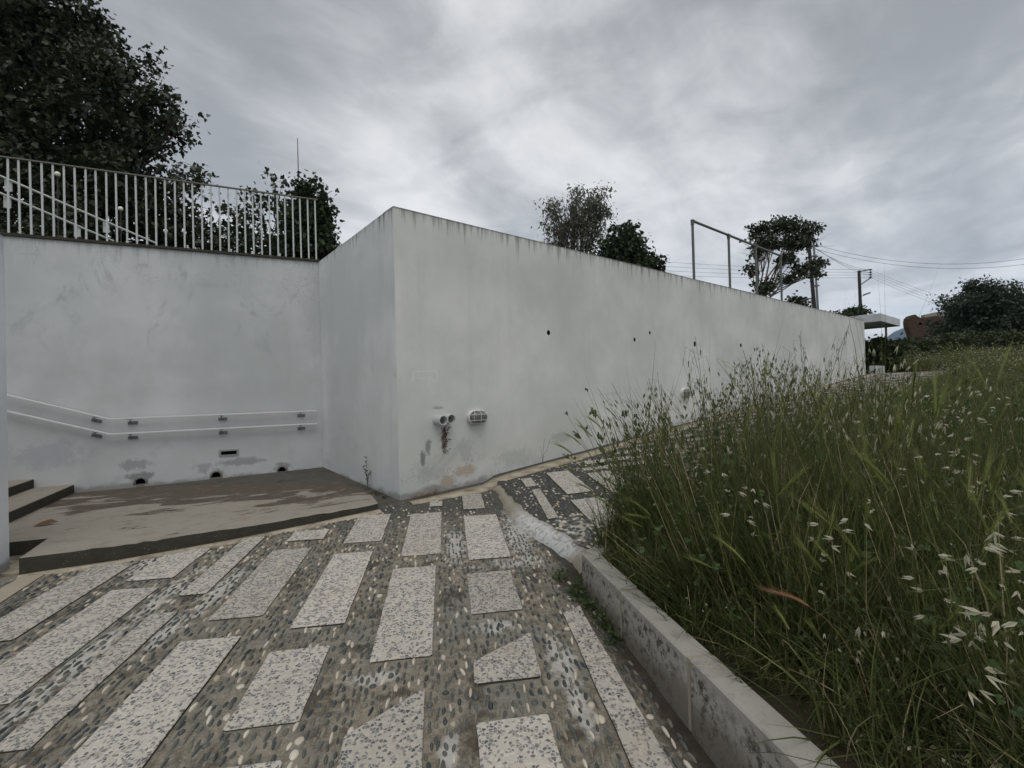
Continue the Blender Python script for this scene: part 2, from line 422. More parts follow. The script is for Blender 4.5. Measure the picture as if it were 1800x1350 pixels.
def landing(n):
    P = n.obj(); x, y, z = n.sep(P)
    u = (x - BACK[0]) * WB[0] + (y - BACK[1]) * WB[1]; v = (x - BACK[0]) * NB[0] + (y - BACK[1]) * NB[1]      # v grows away from the stair wall
    s = n.noise(n.comb(u * .55 + v * .3, v * 1.5, 0.0), 1.7, 9, .70, .6)
    f = n.noise(P, 40, 5, .7)
    wet = (v * -.30 + u * .14 + s * 2.6)                      # darker towards the inner corner
    c = n.mix(f, (.295, .268, .225), (.22, .198, .165))
    c = n.mix(wet.ss(.50, .60), c, (.085, .068, .054))
    c = n.mix(n.noise(P, 6, 5, .7).ss(.50, .64) * .4, c, (.17, .145, .115))
    return c, n.bump(f + s, .4, .006)
m_landing = mat('stained landing cement', landing, .85, .25)
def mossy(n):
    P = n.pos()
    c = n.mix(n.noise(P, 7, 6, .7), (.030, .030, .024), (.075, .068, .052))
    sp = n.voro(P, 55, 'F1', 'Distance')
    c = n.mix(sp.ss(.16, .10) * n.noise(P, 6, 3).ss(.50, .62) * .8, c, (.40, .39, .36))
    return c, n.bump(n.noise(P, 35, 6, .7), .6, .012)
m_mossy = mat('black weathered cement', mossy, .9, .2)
def kerbc(n):
    o = n.vadd(n.pos(), n.comb(n.orand() * 5.0, 0.0, 0.0)); x, y, z = n.sep(n.pos())
    f = n.noise(o, 3.2, 7, .65); g = n.noise(o, 26, 6, .72)
    c = n.mix(f, (.42, .405, .37), (.26, .245, .21))
    c = n.mix(g.ss(.47, .60) * f.ss(.32, .55) * z.ss(.425, .38) * .9, c, (.055, .048, .042))
    c = n.mix((z + f * .20 - .10).ss(.34, .20) * .75, c, (.115, .098, .075))
    c = n.mix(n.noise(o, 7, 7, .75).ss(.52, .68) * .5, c, (.16, .145, .12))
    c = n.mix(n.noise(o, 90, 3).ss(.62, .7) * .4, c, (.09, .085, .08))
    return c, n.bump(g * .7 + n.noise(o, 120, 3) * .5, .45, .006)
m_kerb = mat('concrete kerb', kerbc, .88, .2)
m_joint = mat('kerb mortar joint', lambda n: (n.mix(n.noise(n.pos(), 60, 4, .7), (.40, .36, .29), (.22, .195, .15)), n.bump(n.noise(n.pos(), 90, 3), .6, .006)), .95, .1)
m_soil = mat('dark soil', lambda n: (n.mix(n.noise(n.pos(), 9, 6, .7), (.035, .030, .020), (.075, .062, .04)), n.bump(n.noise(n.pos(), 25, 6), .8, .04)), .95, .1)
m_field = mat('weedy field', lambda n: (n.mix(n.noise(n.pos(), 1.2, 7, .7), (.030, .042, .016), (.085, .085, .035)), n.bump(n.noise(n.pos(), 9, 6), .9, .1)), .95, .1)
def rust(n, base, k=.5):
    P = n.pos(); f = n.noise(P, 14, 6, .72)
    return n.mix(f.ss(.56, .70) * k, base, (.16, .075, .035)), n.bump(n.noise(P, 60, 4), .2, .003)
m_white_metal = mat('white painted steel', lambda n: rust(n, (.52, .545, .53), .8), .5, .4)
m_rail_dark = mat('weathered steel rail', lambda n: rust(n, (.17, .16, .14), .8), .6, .4)
m_hand = mat('white handrail paint', lambda n: rust(n, (.62, .63, .63), .25), .45, .4)
m_galv = mat('galvanised bracket', (.20, .21, .22), .5, .5, .6)
m_pipe = mat('grey green pipe paint', lambda n: rust(n, (.115, .135, .12), .35), .5, .4)
m_pvc = mat('grey plastic pipe', lambda n: n.mix(n.noise(n.pos(), 18, 5), (.56, .57, .56), (.40, .41, .40)), .5, .4)
m_black = mat('dark hollow', (.010, .010, .010), .9, .1)
m_lampw = mat('white lamp enamel', lambda n: n.mix(n.noise(n.pos(), 20, 5).ss(.5, .7), (.62, .62, .60), (.40, .39, .36)), .45, .4)
m_lens = mat('smoky ribbed glass', lambda n: (n.mix(n.noise(n.obj(), 15, 3), (.10, .098, .09), (.19, .185, .17)), None), .22, .6)
m_steel = mat('stainless frame', (.42, .42, .41), .38, .5, .8)
m_moss = mat('brown dry moss', lambda n: n.mix(n.island(), (.05, .028, .016), (.22, .14, .09)), .95, .1)
m_lip = mat('dirty cement lip', lambda n: (n.mix(n.noise(n.pos(), 25, 6, .7), (.30, .29, .27), (.12, .115, .10)), n.bump(n.noise(n.pos(), 60, 4), .6, .006)), .95, .1)
m_globe = mat('white glass globe', (.80, .78, .68), .25, .5)
m_bark = mat('tree bark', lambda n: (n.mix(n.noise(n.vmul(n.obj(), (6, 6, 1.2)), 3, 5), (.05, .042, .034), (.13, .11, .09)), n.bump(n.noise(n.vmul(n.obj(), (10, 10, 2)), 5, 5), .6, .03)), .9, .15)
m_barkp = mat('pale bark', lambda n: (n.mix(n.noise(n.vmul(n.obj(), (4, 4, 1)), 2, 5), (.16, .13, .10), (.30, .26, .21)), None), .85, .15)
m_wood = mat('dark pole timber', lambda n: n.mix(n.noise(n.vmul(n.obj(), (20, 20, .8)), 2, 5), (.035, .030, .035), (.08, .068, .065)), .85, .2)
m_wire = mat('black wire', (.03, .03, .032), .6, .3)
m_insul = mat('brown insulator', (.05, .04, .045), .3, .5)
m_brick = mat('ruined red brick', lambda n: (n.mix(n.noise(n.obj(), 1.6, 7, .7), (.115, .068, .050), (.060, .045, .036)), n.bump(n.noise(n.obj(), 5, 6), .7, .15)), .95, .1)
m_plast = mat('pale plaster remains', lambda n: n.mix(n.noise(n.obj(), 1.1, 6, .7), (.38, .35, .31), (.25, .22, .19)), .9, .1)
m_hill = mat('scrub hill', lambda n: n.mix(n.noise(n.obj(), .006, 6, .6), (.035, .045, .035), (.06, .065, .05)), .95, .1)
m_cover = mat('white building paint', lambda n: wall_paint(n, seed=71.0, low=-9.0, streak=.7, base=(.62, .63, .63), tophi=50.0), .8, .2)

L_dark = leafmat('dark broad leaf', (.017, .024, .013), (.055, .070, .032), .12, .45, .3)
L_mid = leafmat('green broad leaf', (.020, .032, .016), (.055, .078, .034), .2)
L_euc = leafmat('grey green leaf', (.075, .080, .060), (.17, .172, .130), .3)
L_shrub = leafmat('olive shrub leaf', (.022, .034, .022), (.060, .078, .048), .2)
L_ivy = leafmat('ivy leaf', (.022, .032, .014), (.060, .075, .028), .2)
G_blade = leafmat('grass blade', (.016, .026, .008), (.20, .225, .075), .35, .5, .25, 2.2, 2.6)
G_dry = leafmat('straw', (.30, .235, .13), (.50, .42, .27), .3)
G_spk = leafmat('pale oat husk', (.34, .32, .22), (.66, .63, .50), .35)
G_spg = leafmat('green oat husk', (.055, .062, .030), (.20, .20, .10), .3)
G_bar = leafmat('green barley ear', (.15, .19, .055), (.28, .30, .10), .35)
G_red = leafmat('reddish barley ear', (.24, .12, .06), (.40, .24, .14), .3)
G_weed = leafmat('weed leaf', (.030, .052, .018), (.085, .125, .042), .3)

# ================================================================== SETTING
# --- far ground
def build_ground():
    g = np.concatenate([-np.geomspace(3500, 30, 22), np.linspace(-24, 24, 13), np.geomspace(30, 3500, 22)])
    X, Y = np.meshgrid(g, g); r = np.hypot(X - 5, Y - 10)
    Z = -.6 + 2.1 * sm((r - 22) / 30) + 1.5 * np.sin(X * .011) * sm((r - 80) / 300)
    k = len(g); f = [(j * k + i, j * k + i + 1, (j + 1) * k + i + 1, (j + 1) * k + i) for j in range(k - 1) for i in range(k - 1)]
    tag(link('ground', pymesh('ground', np.c_[X.ravel(), Y.ravel(), Z.ravel()], f, True), m_field), kind='structure')
build_ground()

# --- distant hill
def build_hill():
    v = []; f = []; nx, ny = 60, 12
    for j in range(ny + 1):
        for i in range(nx + 1):
            u = i / nx; w = j / ny
            x = 1500 + 1900 * u; y = 2900 + 900 * w
            peak = 375 * math.exp(-((x - 2900) / 330) ** 2) + 60 * math.exp(-((x - 1900) / 500) ** 2)
            z = -5 + peak * math.sin(math.pi * min(1, w * .98 + .02)) * (1 + .10 * math.sin(x * .021 + y * .013) + .06 * math.sin(x * .06))
            v.append((x, y, z))
    for j in range(ny):
        for i in range(nx):
            k = j * (nx + 1) + i; f.append((k, k + 1, k + nx + 2, k + nx + 1))
    tag(link('hills', pymesh('hills', v, f, True), m_hill), kind='structure')
build_hill()

# --- path
def build_path():
    aa = np.concatenate([np.arange(-6, 1.5, .5), np.arange(1.5, 7.5, .06), np.arange(7.5, 22, .4)])
    bb = np.concatenate([np.arange(-9, -4, .5), np.arange(-4, 3.2, .06), np.arange(3.2, 24, .4)])
    A, B = np.meshgrid(aa, bb); X = A * E1[0] + B * E2[0]; Y = A * E1[1] + B * E2[1]
    Z = path_z(X, Y)
    k = len(aa); ok = []
    T, Sx = ts(X, Y)
    inside = (Sx > -.12) | (T < .1)
    inside &= (Sx < 3.35) | (T < -.1)
    inside &= T < 21.4
    inside &= ((X - KT[0]) * KN[0] + (Y - KT[1]) * KN[1] < .12) | (Sx < 3.3) & (T > -.3)
    f = []
    for j in range(len(bb) - 1):
        for i in range(k - 1):
            q = (j * k + i, j * k + i + 1, (j + 1) * k + i + 1, (j + 1) * k + i)
            jj = [(j, i), (j, i + 1), (j + 1, i + 1), (j + 1, i)]
            if any(inside[p] for p in jj): f.append(q[::-1])
    o = link('path', pymesh('path', np.c_[X.ravel(), Y.ravel(), Z.ravel()], f, True), m_mortar)
    return tag(o, kind='structure')
path = build_path()

# slabs: rectangles (b0, b1, a0, a1) and cut pieces as (a, b) outlines
rects = [(-1.55, -1.21, 4.84, 5.12), (-.99, -.64, 4.68, 5.51), (-.42, -.075, 4.25, 5.44), (.16, .52, 4.05, 5.24), (.17, .42, 5.47, 6.09),
         (-.22, -.07, 5.67, 5.88), (-1.60, -1.255, 3.42, 4.63), (-1.02, -.68, 3.21, 4.43), (-.46, -.11, 2.76, 4.00), (.13, .48, 3.17, 3.79),
         (.10, .44, 1.60, 2.20), (-1.055, -.715, 2.36, 2.97), (-1.635, -1.29, 1.99, 3.17), (-2.0, -1.80, 3.84, 5.015), (-2.56, -2.21, 4.19, 4.82),
         (-2.03, -1.86, 2.40, 3.58), (-2.56, -2.22, 2.75, 4.03), (-3.05, -2.72, 3.40, 4.58), (-2.56, -2.22, 1.35, 2.53), (-3.05, -2.72, 2.0, 3.18),
         (-2.03, -1.86, 1.0, 2.18), (-1.055, -.715, .95, 2.14), (-1.635, -1.29, .6, 1.78), (-.46, -.12, .2, 1.15), (.10, .44, .2, 1.4), (-3.65, -3.30, 2.3, 3.5)]
polys = [[(2.47, .11), (2.47, .465), (2.885, .48), (2.655, .115)], [(1.30, .70), (1.30, .87), (3.14, .865), (3.07, .73)],
         [(1.40, -.48), (1.40, -.125), (2.49, -.14), (2.23, -.485)]]
beige = [[(3.85, -3.46), (3.85, -3.24), (4.53, -3.35), (4.48, -3.50)]]
ramp_rects = [(.98, 1.125, 5.95, 6.385), (1.37, 1.69, 5.39, 6.55), (1.86, 2.20, 5.12, 6.26), (1.34, 1.70, 4.20, 5.13),
              (1.87, 2.2, 4.45, 4.97), (2.40, 2.74, 5.20, 6.15), (2.92, 3.26, 5.5, 6.2)]
ramp_polys = [[(4.63, .975), (4.63, 1.085), (5.78, 1.13), (5.78, 1.02)]]
def clip_half(poly, nx, ny, c):                       # keep points with nx*x+ny*y <= c
    out = []
    for i in range(len(poly)):
        p, q = poly[i], poly[(i + 1) % len(poly)]
        dp, dq = nx * p[0] + ny * p[1] - c, nx * q[0] + ny * q[1] - c
        if dp <= 0: out.append(p)
        if dp * dq < 0:
            k = dp / (dp - dq); out.append((p[0] + (q[0] - p[0]) * k, p[1] + (q[1] - p[1]) * k))
    return out
def ramp_clip(poly_ab, s0=.50, s1=2.98):
    xy = [from_ab(a, b) for a, b in poly_ab]
    c0 = N @ CORNER[:2]
    xy = clip_half(xy, N[0], N[1], c0 + s1); xy = clip_half(xy, -N[0], -N[1], -(c0 + s0)) if xy else xy
    return [ab(x, y) for x, y in xy]
gen_ramp = []
a = 6.43; row = 0
while a < 19.5:                                        # further up the ramp the slabs lie across
    w = .20 if row % 3 else .165
    b0 = 1.92 + (row % 4) * .37 - 6
    while b0 < 24:
        gen_ramp.append([(a, b0), (a, b0 + 1.19), (a + w, b0 + 1.19), (a + w, b0)]); b0 += 1.19 + (.22 if row % 2 else .30)
    a += w + .225; row += 1
slabs_xy = []                                          # outlines in world xy, for keeping the pebbles out
def add_slab(poly_ab, m, proud=.012):
    xy = [from_ab(p[0], p[1]) for p in poly_ab]
    if len(xy) < 3: return
    ar = sum(xy[i][0] * xy[(i + 1) % len(xy)][1] - xy[(i + 1) % len(xy)][0] * xy[i][1] for i in range(len(xy))) / 2
    if abs(ar) < .012: return
    if ar < 0: xy = xy[::-1]
    slabs_xy.append(np.array(xy))
    cx = sum(p[0] for p in xy) / len(xy); cy = sum(p[1] for p in xy) / len(xy); cz = float(path_z(cx, cy))
    tilt = (random.uniform(-.004, .004), random.uniform(-.004, .004)); pr = proud + random.uniform(-.003, .004)
    g = lambda x, y: float(path_z(x + cx, y + cy)) - cz + pr + x * tilt[0] + y * tilt[1]
    out = []
    for i in range(len(xy)):                               # slightly worn, uneven arrises
        p, q = xy[i], xy[(i + 1) % len(xy)]; ln = math.dist(p, q)
        if ln < .03: out.append(p); continue
        k_ = min(.012, ln * .2) / ln; m_ = max(1, int(ln / .11)) if cy < 6.5 and cx < 4 else 1
        for j in range(m_ + 1):
            f_ = k_ * random.uniform(.3, 1.4) if j == 0 else (1 - k_ * random.uniform(.3, 1.4) if j == m_ else (j + random.uniform(-.2, .2)) / m_)
            d_ = random.uniform(-.0045, .001) * (1 if 0 < j < m_ else 0)
            out.append((p[0] + (q[0] - p[0]) * f_ + (q[1] - p[1]) / ln * d_, p[1] + (q[1] - p[1]) * f_ - (q[0] - p[0]) / ln * d_))
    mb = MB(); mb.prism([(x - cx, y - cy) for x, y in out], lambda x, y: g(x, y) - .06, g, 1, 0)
    mb.build('paving_slab', [m, m_mossy], path, loc=(cx, cy, cz), bevel=.003)
for (b0, b1, a0, a1) in rects: add_slab([(a0, b0), (a0, b1), (a1, b1), (a1, b0)], m_slab)
for p in polys: add_slab(p, m_slab)
for p in beige: add_slab(p, m_beige)
for (b0, b1, a0, a1) in ramp_rects: add_slab(ramp_clip([(a0, b0), (a0, b1), (a1, b1), (a1, b0)]), m_slab)
for p in ramp_polys: add_slab(p, m_slab)
for p in gen_ramp:
    q = [(aa_, bb_) for aa_, bb_ in p]
    c = ramp_clip(q)
    if len(c) >= 3:
        cc = np.mean([from_ab(*k) for k in c], axis=0); tt, ss_ = ts(*cc)
        if tt > 2.35 and tt < 21 and (band_b(ab(*cc)[0]) + .35 < ab(*cc)[1]): add_slab(c, m_slab)

# --- cement band, edging strips
def strip_mesh(name, left, right, lift, m, parent, skirt=.03):
    """ribbon between two polylines (world xy) that follows the path, with skirts"""
    k = len(left); v = []; f = []
    for (l, r) in zip(left, right):
        lz, rz = float(path_z(*l)), float(path_z(*r))
        mid = ((l[0] + r[0]) / 2, (l[1] + r[1]) / 2)
        v += [(l[0], l[1], lz - skirt), (l[0], l[1], lz + lift * .6), (mid[0], mid[1], (lz + rz) / 2 + lift * 1.2), (r[0], r[1], rz + lift * .6), (r[0], r[1], rz - skirt)]
    for i in range(k - 1):
        for j in range(4): f.append((i * 5 + j, i * 5 + j + 1, (i + 1) * 5 + j + 1, (i + 1) * 5 + j))
    me = pymesh(name, v, f, True); bm = bmesh.new(); bm.from_mesh(me); bmesh.ops.recalc_face_normals(bm, faces=bm.faces); bm.to_mesh(me); bm.free()
    return link(name, me, m, parent)
def dense(pts, step=.12):
    out = []
    for p, q in zip(pts[:-1], pts[1:]):
        n_ = max(1, int(math.dist(p, q) / step))
        out += [(p[0] + (q[0] - p[0]) * i / n_, p[1] + (q[1] - p[1]) * i / n_) for i in range(n_)]
    return out + [pts[-1]]
bl = []; br = []
for a in np.linspace(6.28, 3.60, 44):
    w = .045 + .012 * math.sin(a * 3) + .03 * sm((6.3 - a) / 1.2)
    b = float(band_b(a)) + .008 * math.sin(a * 17)
    bl.append(from_ab(a, b - w + random.uniform(-.010, .006))); br.append(from_ab(a, b + w + random.uniform(-.010, .010)))
strip_mesh('cement_band', bl, br, .008, m_band, path)
tt = np.linspace(.03, 20.3, 90)
wv = [.006 * math.sin(i * 1.7) + .006 * math.sin(i * .63) for i in range(90)]
strip_mesh('cement_edging', [from_ts(t, .13 + w * .5) for t, w in zip(tt, wv)], [from_ts(t, min(.27 + .18 * t, .43) + w) for t, w in zip(tt, wv)], .014, m_strip, path)
FRONT = [(-1.60, 5.56), (-2.10, 5.17), (-2.82, 4.66), (-3.56, 4.23), (-4.15, 3.98)]
el = dense(FRONT); er = []
for i, (x, y) in enumerate(el):
    w = .15 - .05 * i / len(el) + .02 * math.sin(i * 1.3); er.append((x + w * .55, y - w * .83))
strip_mesh('cement_edging', el, er, .012, m_strip, path)

# --- landing platform and stairs
def build_platform():
    z = .35
    fr = [(x + random.uniform(-.007, .007), y + random.uniform(-.007, .007)) for x, y in dense(FRONT[::-1], .07)]
    poly = fr + [(-1.80, 5.99), (-3.30, 7.95), tuple(BACK + WB * .02 + NB * -.05),
            tuple(BACK - WB * 5.2 - NB * .05), (-6.2, 4.0), (-4.64, 4.42), (-4.42, 4.50)]
    k = len(poly); v = [(x, y, z) for x, y in poly] + [(x, y, -.05) for x, y in poly]
    v = [(x, y, zz - (random.uniform(0, .012) if i < len(fr) else 0)) if i < k else (x, y, zz) for i, (x, y, zz) in enumerate(v)]
    tris = tessellate_polygon([[Vector((x, y, 0)) for x, y in poly]])
    f = [tuple(t) for t in tris]; mi = [0] * len(f)
    for i in range(k): f.append((i, (i + 1) % k, k + (i + 1) % k, k + i)); mi.append(1)
    me = pymesh('landing', v, f, False, mi)
    bm = bmesh.new(); bm.from_mesh(me); bmesh.ops.recalc_face_normals(bm, faces=bm.faces); bm.to_mesh(me); bm.free()
    o = link('landing', me, [m_landing, m_mossy]); tag(o, kind='structure')
    me2 = MB()
    # lower tread in the notch beside the white pier
    me2.prism([(-4.9, 3.9), (-4.17, 3.99), (-4.40, 4.52), (-4.66, 4.44), (-5.6, 4.05)], -.1, .215)
    tag(me2.build('lower_tread', m_strip), kind='structure')
build_platform()
stair = thing('stair', 'weathered cement stair rising along the cracked wall beside the pale pier', 'stair', (BACK[0] - WB[0] * 3.25, BACK[1] - WB[1] * 3.25, .35), math.atan2(WB[1], WB[0]))
for i in range(6):
    mb = MB(); hh = .12 * (i + 1)
    mb.prism([(-.42 * (i + 1) - .02, -1.75), (-.42 * i, -1.75), (-.42 * i, .02), (-.42 * (i + 1) - .02, .02)], 0.0 if i == 0 else hh - .16, hh, 1, 0)
    mb.build('step', [m_landing, m_mossy], stair, bevel=.006)

# --- walls: panels with real holes, local x along the wall, -y out of it
def wall_panel(name, outline, holes, thick, m, parent, loc, rotz, depth=.14):
    """outline/holes: lists of (x, z); front at y=0, body to y=thick"""
    loops = [[Vector((x, z, 0)) for x, z in outline]] + [[Vector((x, z, 0)) for x, z in h] for h in holes]
    flat = [p for l in loops for p in l]
    tri = tessellate_polygon(loops)
    v = [(p.x, 0, p.y) for p in flat]; f = [tuple(t) for t in tri]; mi = [0] * len(f)
    k0 = len(outline); base = len(v)
    v += [(x, thick, z) for x, z in outline]
    f.append(tuple(range(base, base + k0))); mi.append(0)
    for i in range(k0): f.append((i, (i + 1) % k0, base + (i + 1) % k0, base + i)); mi.append(0)
    s0 = k0
    for h in holes:
        k = len(h); b2 = len(v); v += [(x, depth, z) for x, z in h]
        for i in range(k): f.append((s0 + i, s0 + (i + 1) % k, b2 + (i + 1) % k, b2 + i)); mi.append(1)
        f.append(tuple(range(b2, b2 + k))); mi.append(2); s0 += k
    me = pymesh(name, v, f, False, mi)
    bm = bmesh.new(); bm.from_mesh(me); bmesh.ops.recalc_face_normals(bm, faces=bm.faces); bm.to_mesh(me); bm.free()
    return link(name, me, [m, m_mossy, m_black], parent, loc, (0, 0, rotz))
def circle(x, z, r, k=14, sq=1.0, jag=0.0): return [(x + r * math.cos(2 * math.pi * i / k) * (1 + random.uniform(-jag, jag)), z + r * sq * math.sin(2 * math.pi * i / k) * (1 + random.uniform(-jag, jag))) for i in range(k)]
LEN = 20.35
ang_main = math.atan2(D[1], D[0]); ang_back = math.atan2(WB[1], WB[0])
main_wall = thing('retaining_wall', 'long white painted wall with a sharp corner beside the rising ramp', 'wall', (CORNER[0], CORNER[1], 0), ang_main)
ties = [(2.66, 2.53, .036), (4.96, 2.526, .034), (5.475, 2.686, .03), (7.19, 2.529, .05), (9.44, 2.59, .045)]
outline = [(.003, -.2), (LEN, 1.2), (LEN, TOP + .10)] + [(LEN * (1 - i / 12), TOP + .05 + .05 * (1 - i / 12) + .004 * math.sin(i * 2.2)) for i in range(1, 12)] + [(.003, TOP + .05)]
wall_panel('wall_face', outline, [circle(x, z, r, 10, 1.2, .12) for x, z, r in ties], .28, m_wall, main_wall, (0, 0, 0), 0, .10)
# the side face turns the corner: its panel butts on the back of the long one
wall_panel('wall_face', [(-2.86, -.2), (-.001, -.2), (-.001, TOP + .048), (-2.86, TOP - .03)], [circle(-.05, 1.86, .014, 8, 2.0, .1)], .26, m_wall_side, main_wall, (0, 0, 0), R(-90))
# return of the wall at its far end
mb = MB(); mb.box((LEN - .14, 7.3, 2.45), (.137, 7.0, 1.55)); mb.build('wall_return', m_wall_side, main_wall)
for x, z, l in ((.555, 1.262, .17), (.69, 1.270, .15)):
    mb = MB(); r = .065
    mb.lathe([(r, .05), (r, -l), (r - .010, -l), (r - .010, .03)], 20, (x, 0, z), 'y'); mb.lathe([(r - .010, .028), (.001, .028)], 20, (x, 0, z), 'y', 1)
    mb.build('pipe_stub', [m_pvc, m_black], main_wall, smooth=False)
back_wall = thing('stair_wall', 'white cracked wall behind the landing and handrails', 'wall', (BACK[0], BACK[1], 0), ang_back)
dr = [(-2.5, .412, .060), (-1.549, .412, .060), (-.629, .412, .052)]
lampq = [(-1.50, .712), (-1.245, .712), (-1.245, .805), (-1.50, .805)]
wall_panel('wall_face', [(-6.5, -.2), (-.002, -.2), (-.002, TOP - .03), (-6.5, TOP - .03)], [circle(*d) for d in dr] + [lampq], .28, m_wall_back, back_wall, (0, 0, 0), 0, .16)
for dx_, dz_, dr_ in dr:                                # worn cement lips round the drain mouths
    mb = MB(); mb.tube([(dx_ + (dr_ + .012) * math.cos(a_) * random.uniform(.95, 1.1), -.006, dz_ + (dr_ + .012) * math.sin(a_)) for a_ in np.linspace(-.35, math.pi + .35, 11)], [.010, .016, .018, .014, .012, .010, .012, .015, .017, .016, .010], 5)
    mb.box((dx_, .045, dz_ - dr_ * .72), (dr_ * .8, .05, dr_ * .30)); mb.build('drain_lip', m_lip, back_wall)
mb = MB(); mb.box((-3.26, .13, TOP - .012), (3.26, .16, .018)); mb.build('coping', m_mossy, back_wall)

# pale pier on the near side of the stair
pier = thing('white_pier', 'pale bluish white wall end standing before the stair', 'wall', (-4.256, 3.865, 0), ang_back)
mb = MB(); mb.box((-1.5, .14, 1.545), (1.5, .14, 1.545)); mb.build('wall_face', m_pillar, pier, bevel=.008)

# --- terrace behind the walls
tp = [from_ts(.2, -.2), from_ts(LEN - .1, -.2), from_ts(LEN - .1, -14), from_ts(60, -40), from_ts(60, -110), (-70, 60), (-60, -20), tuple(BACK - WB * 6.4 - NB * .2), tuple(BACK - NB * .2 + WB * .1)]
tv = [(x, y, 3.62) for x, y in tp]
o = link('terrace', pymesh('terrace', tv, [tuple(t) for t in tessellate_polygon([[Vector((x, y, 0)) for x, y in tp]])]), m_field)
bm = bmesh.new(); bm.from_mesh(o.data); bmesh.ops.recalc_face_normals(bm, faces=bm.faces)
if bm.faces[0].normal.z < 0: bmesh.ops.reverse_faces(bm, faces=bm.faces)
bm.to_mesh(o.data); bm.free()
tag(o, kind='structure')

# --- field (bed between the kerbs and away to the right)
def build_field():
    u = np.concatenate([[0, .05], np.arange(.2, 8, .3), np.geomspace(8, 60, 14)])
    w = np.concatenate([[0, .05], np.arange(.2, 24, .35), np.geomspace(24, 150, 18)])
    U_, W_ = np.meshgrid(u, w)
    T0 = KT + KN * .10 + D * .02
    X = T0[0] + U_ * KA[0] + W_ * D[0]; Y = T0[1] + U_ * KA[1] + W_ * D[1]
    Z = field_z(X, Y)
    k = len(u); f = [(j * k + i, j * k + i + 1, (j + 1) * k + i + 1, (j + 1) * k + i)[::-1] for j in range(len(w) - 1) for i in range(k - 1)]
    me = pymesh('field', np.c_[X.ravel(), Y.ravel(), Z.ravel()], f, True)
    bm = bmesh.new(); bm.from_mesh(me); bmesh.ops.recalc_face_normals(bm, faces=bm.faces)
    if sum(q.normal.z for q in bm.faces) < 0: bmesh.ops.reverse_faces(bm, faces=bm.faces)
    bm.to_mesh(me); bm.free()
    tag(link('field', me, m_soil), kind='structure')
build_field()

# --- planter kerb: blocks along the path and along the ramp
kerb = thing('planter_kerb', 'low grey concrete kerb holding back the grass bed', 'kerb', (KT[0], KT[1], .0))
def kerb_block(p, d_, n_, l0, l1, ztop, zbot, wd=.125):
    mb = MB(); pts = []
    for l in (l0, l1):
        for w in (0, wd): pts.append((l, w))
    def P(l, w): q = p + d_ * l + n_ * w; return (q[0] - KT[0], q[1] - KT[1])
    poly = [P(l0, 0), P(l1, 0), P(l1, wd), P(l0, wd)]
    ar = sum(poly[i][0] * poly[(i + 1) % 4][1] - poly[(i + 1) % 4][0] * poly[i][1] for i in range(4))
    if ar < 0: poly = poly[::-1]
    j = random.uniform(-.004, .004)
    g1 = lambda x, y: ztop(x + KT[0], y + KT[1]) + j
    g0 = lambda x, y: zbot(x + KT[0], y + KT[1])
    mb.prism(poly, g0, g1); return mb
ztop1 = lambda x, y: .432 + .003 * (3.5 - y)
zb = lambda x, y: float(path_z(x, y)) - .12
l = -.0
for i, ln in enumerate((.66, .70, .70, .70, .70, .70, .70, .70)):
    kerb_block(KT, KA, KN, l + .002, l + ln, ztop1, lambda x, y: .05 * y - .15).build('kerb_block', m_kerb, kerb, bevel=.008)
    kerb_block(KT + KN * .004, KA, KN, l + ln + .001, l + ln + .024, lambda x, y: ztop1(x, y) - .006, lambda x, y: .05 * y - .15, .117).build('mortar_joint', m_joint, kerb)
    l += ln + .025
KB = KT + KN * .01
l = .03
ztop2 = lambda x, y: .432 + GR * max(0, ts(x, y)[0] + .25)
NR = np.array([N[0], N[1]])
for i in range(28):
    kerb_block(KB, D, NR, l, l + .70, ztop2, lambda x, y: float(ramp_z(ts(x, y)[0])) - .15).build('kerb_block', m_kerb, kerb, bevel=.008)
    kerb_block(KB + NR * .004, D, NR, l + .701, l + .724, lambda x, y: ztop2(x, y) - .006, lambda x, y: float(ramp_z(ts(x, y)[0])) - .15, .117).build('mortar_joint', m_joint, kerb)
    l += .725

# ================================================================== pebbles set in the mortar
def inside_any(P, polys, margin=0.0):
    bad = np.zeros(len(P), bool)
    for q in polys:
        c = q.mean(0); r = np.abs(q - c).max(0).max() * 1.5 + .2
        sel = np.nonzero((np.abs(P - c) < r).all(1))[0]
        if not len(sel): continue
        p = P[sel]; ins = np.ones(len(sel), bool)
        for i in range(len(q)):
            e = q[(i + 1) % len(q)] - q[i]; e = e / (np.linalg.norm(e) + 1e-9)
            ins &= (e[0] * (p[:, 1] - q[i][1]) - e[1] * (p[:, 0] - q[i][0])) > -margin
        bad[sel] |= ins
    return bad
def pebble_template(seed):
    r_ = np.random.default_rng(seed); n_ = 9; v = []; bend = r_.uniform(-.25, .25); pt = r_.uniform(.75, 1.0)
    for k, (rad, h) in enumerate(((1.0, -.5), (1.0, .25), (.62, .82))):
        for j in range(n_):
            a = 2 * math.pi * j / n_; x, y = math.cos(a) * rad, math.sin(a) * rad
            x = x * (1 - .25 * abs(y) ** 3 * pt) + bend * y * y; v.append((x, y, h))
    v.append((bend * .2, 0, 1.0)); f = []
    for k in range(2):
        for j in range(n_): f.append((k * n_ + j, k * n_ + (j + 1) % n_, (k + 1) * n_ + (j + 1) % n_, (k + 1) * n_ + j))
    for j in range(n_): f.append((2 * n_ + j, 2 * n_ + (j + 1) % n_, 3 * n_))
    return np.array(v), f
TPL = [pebble_template(k) for k in range(5)]
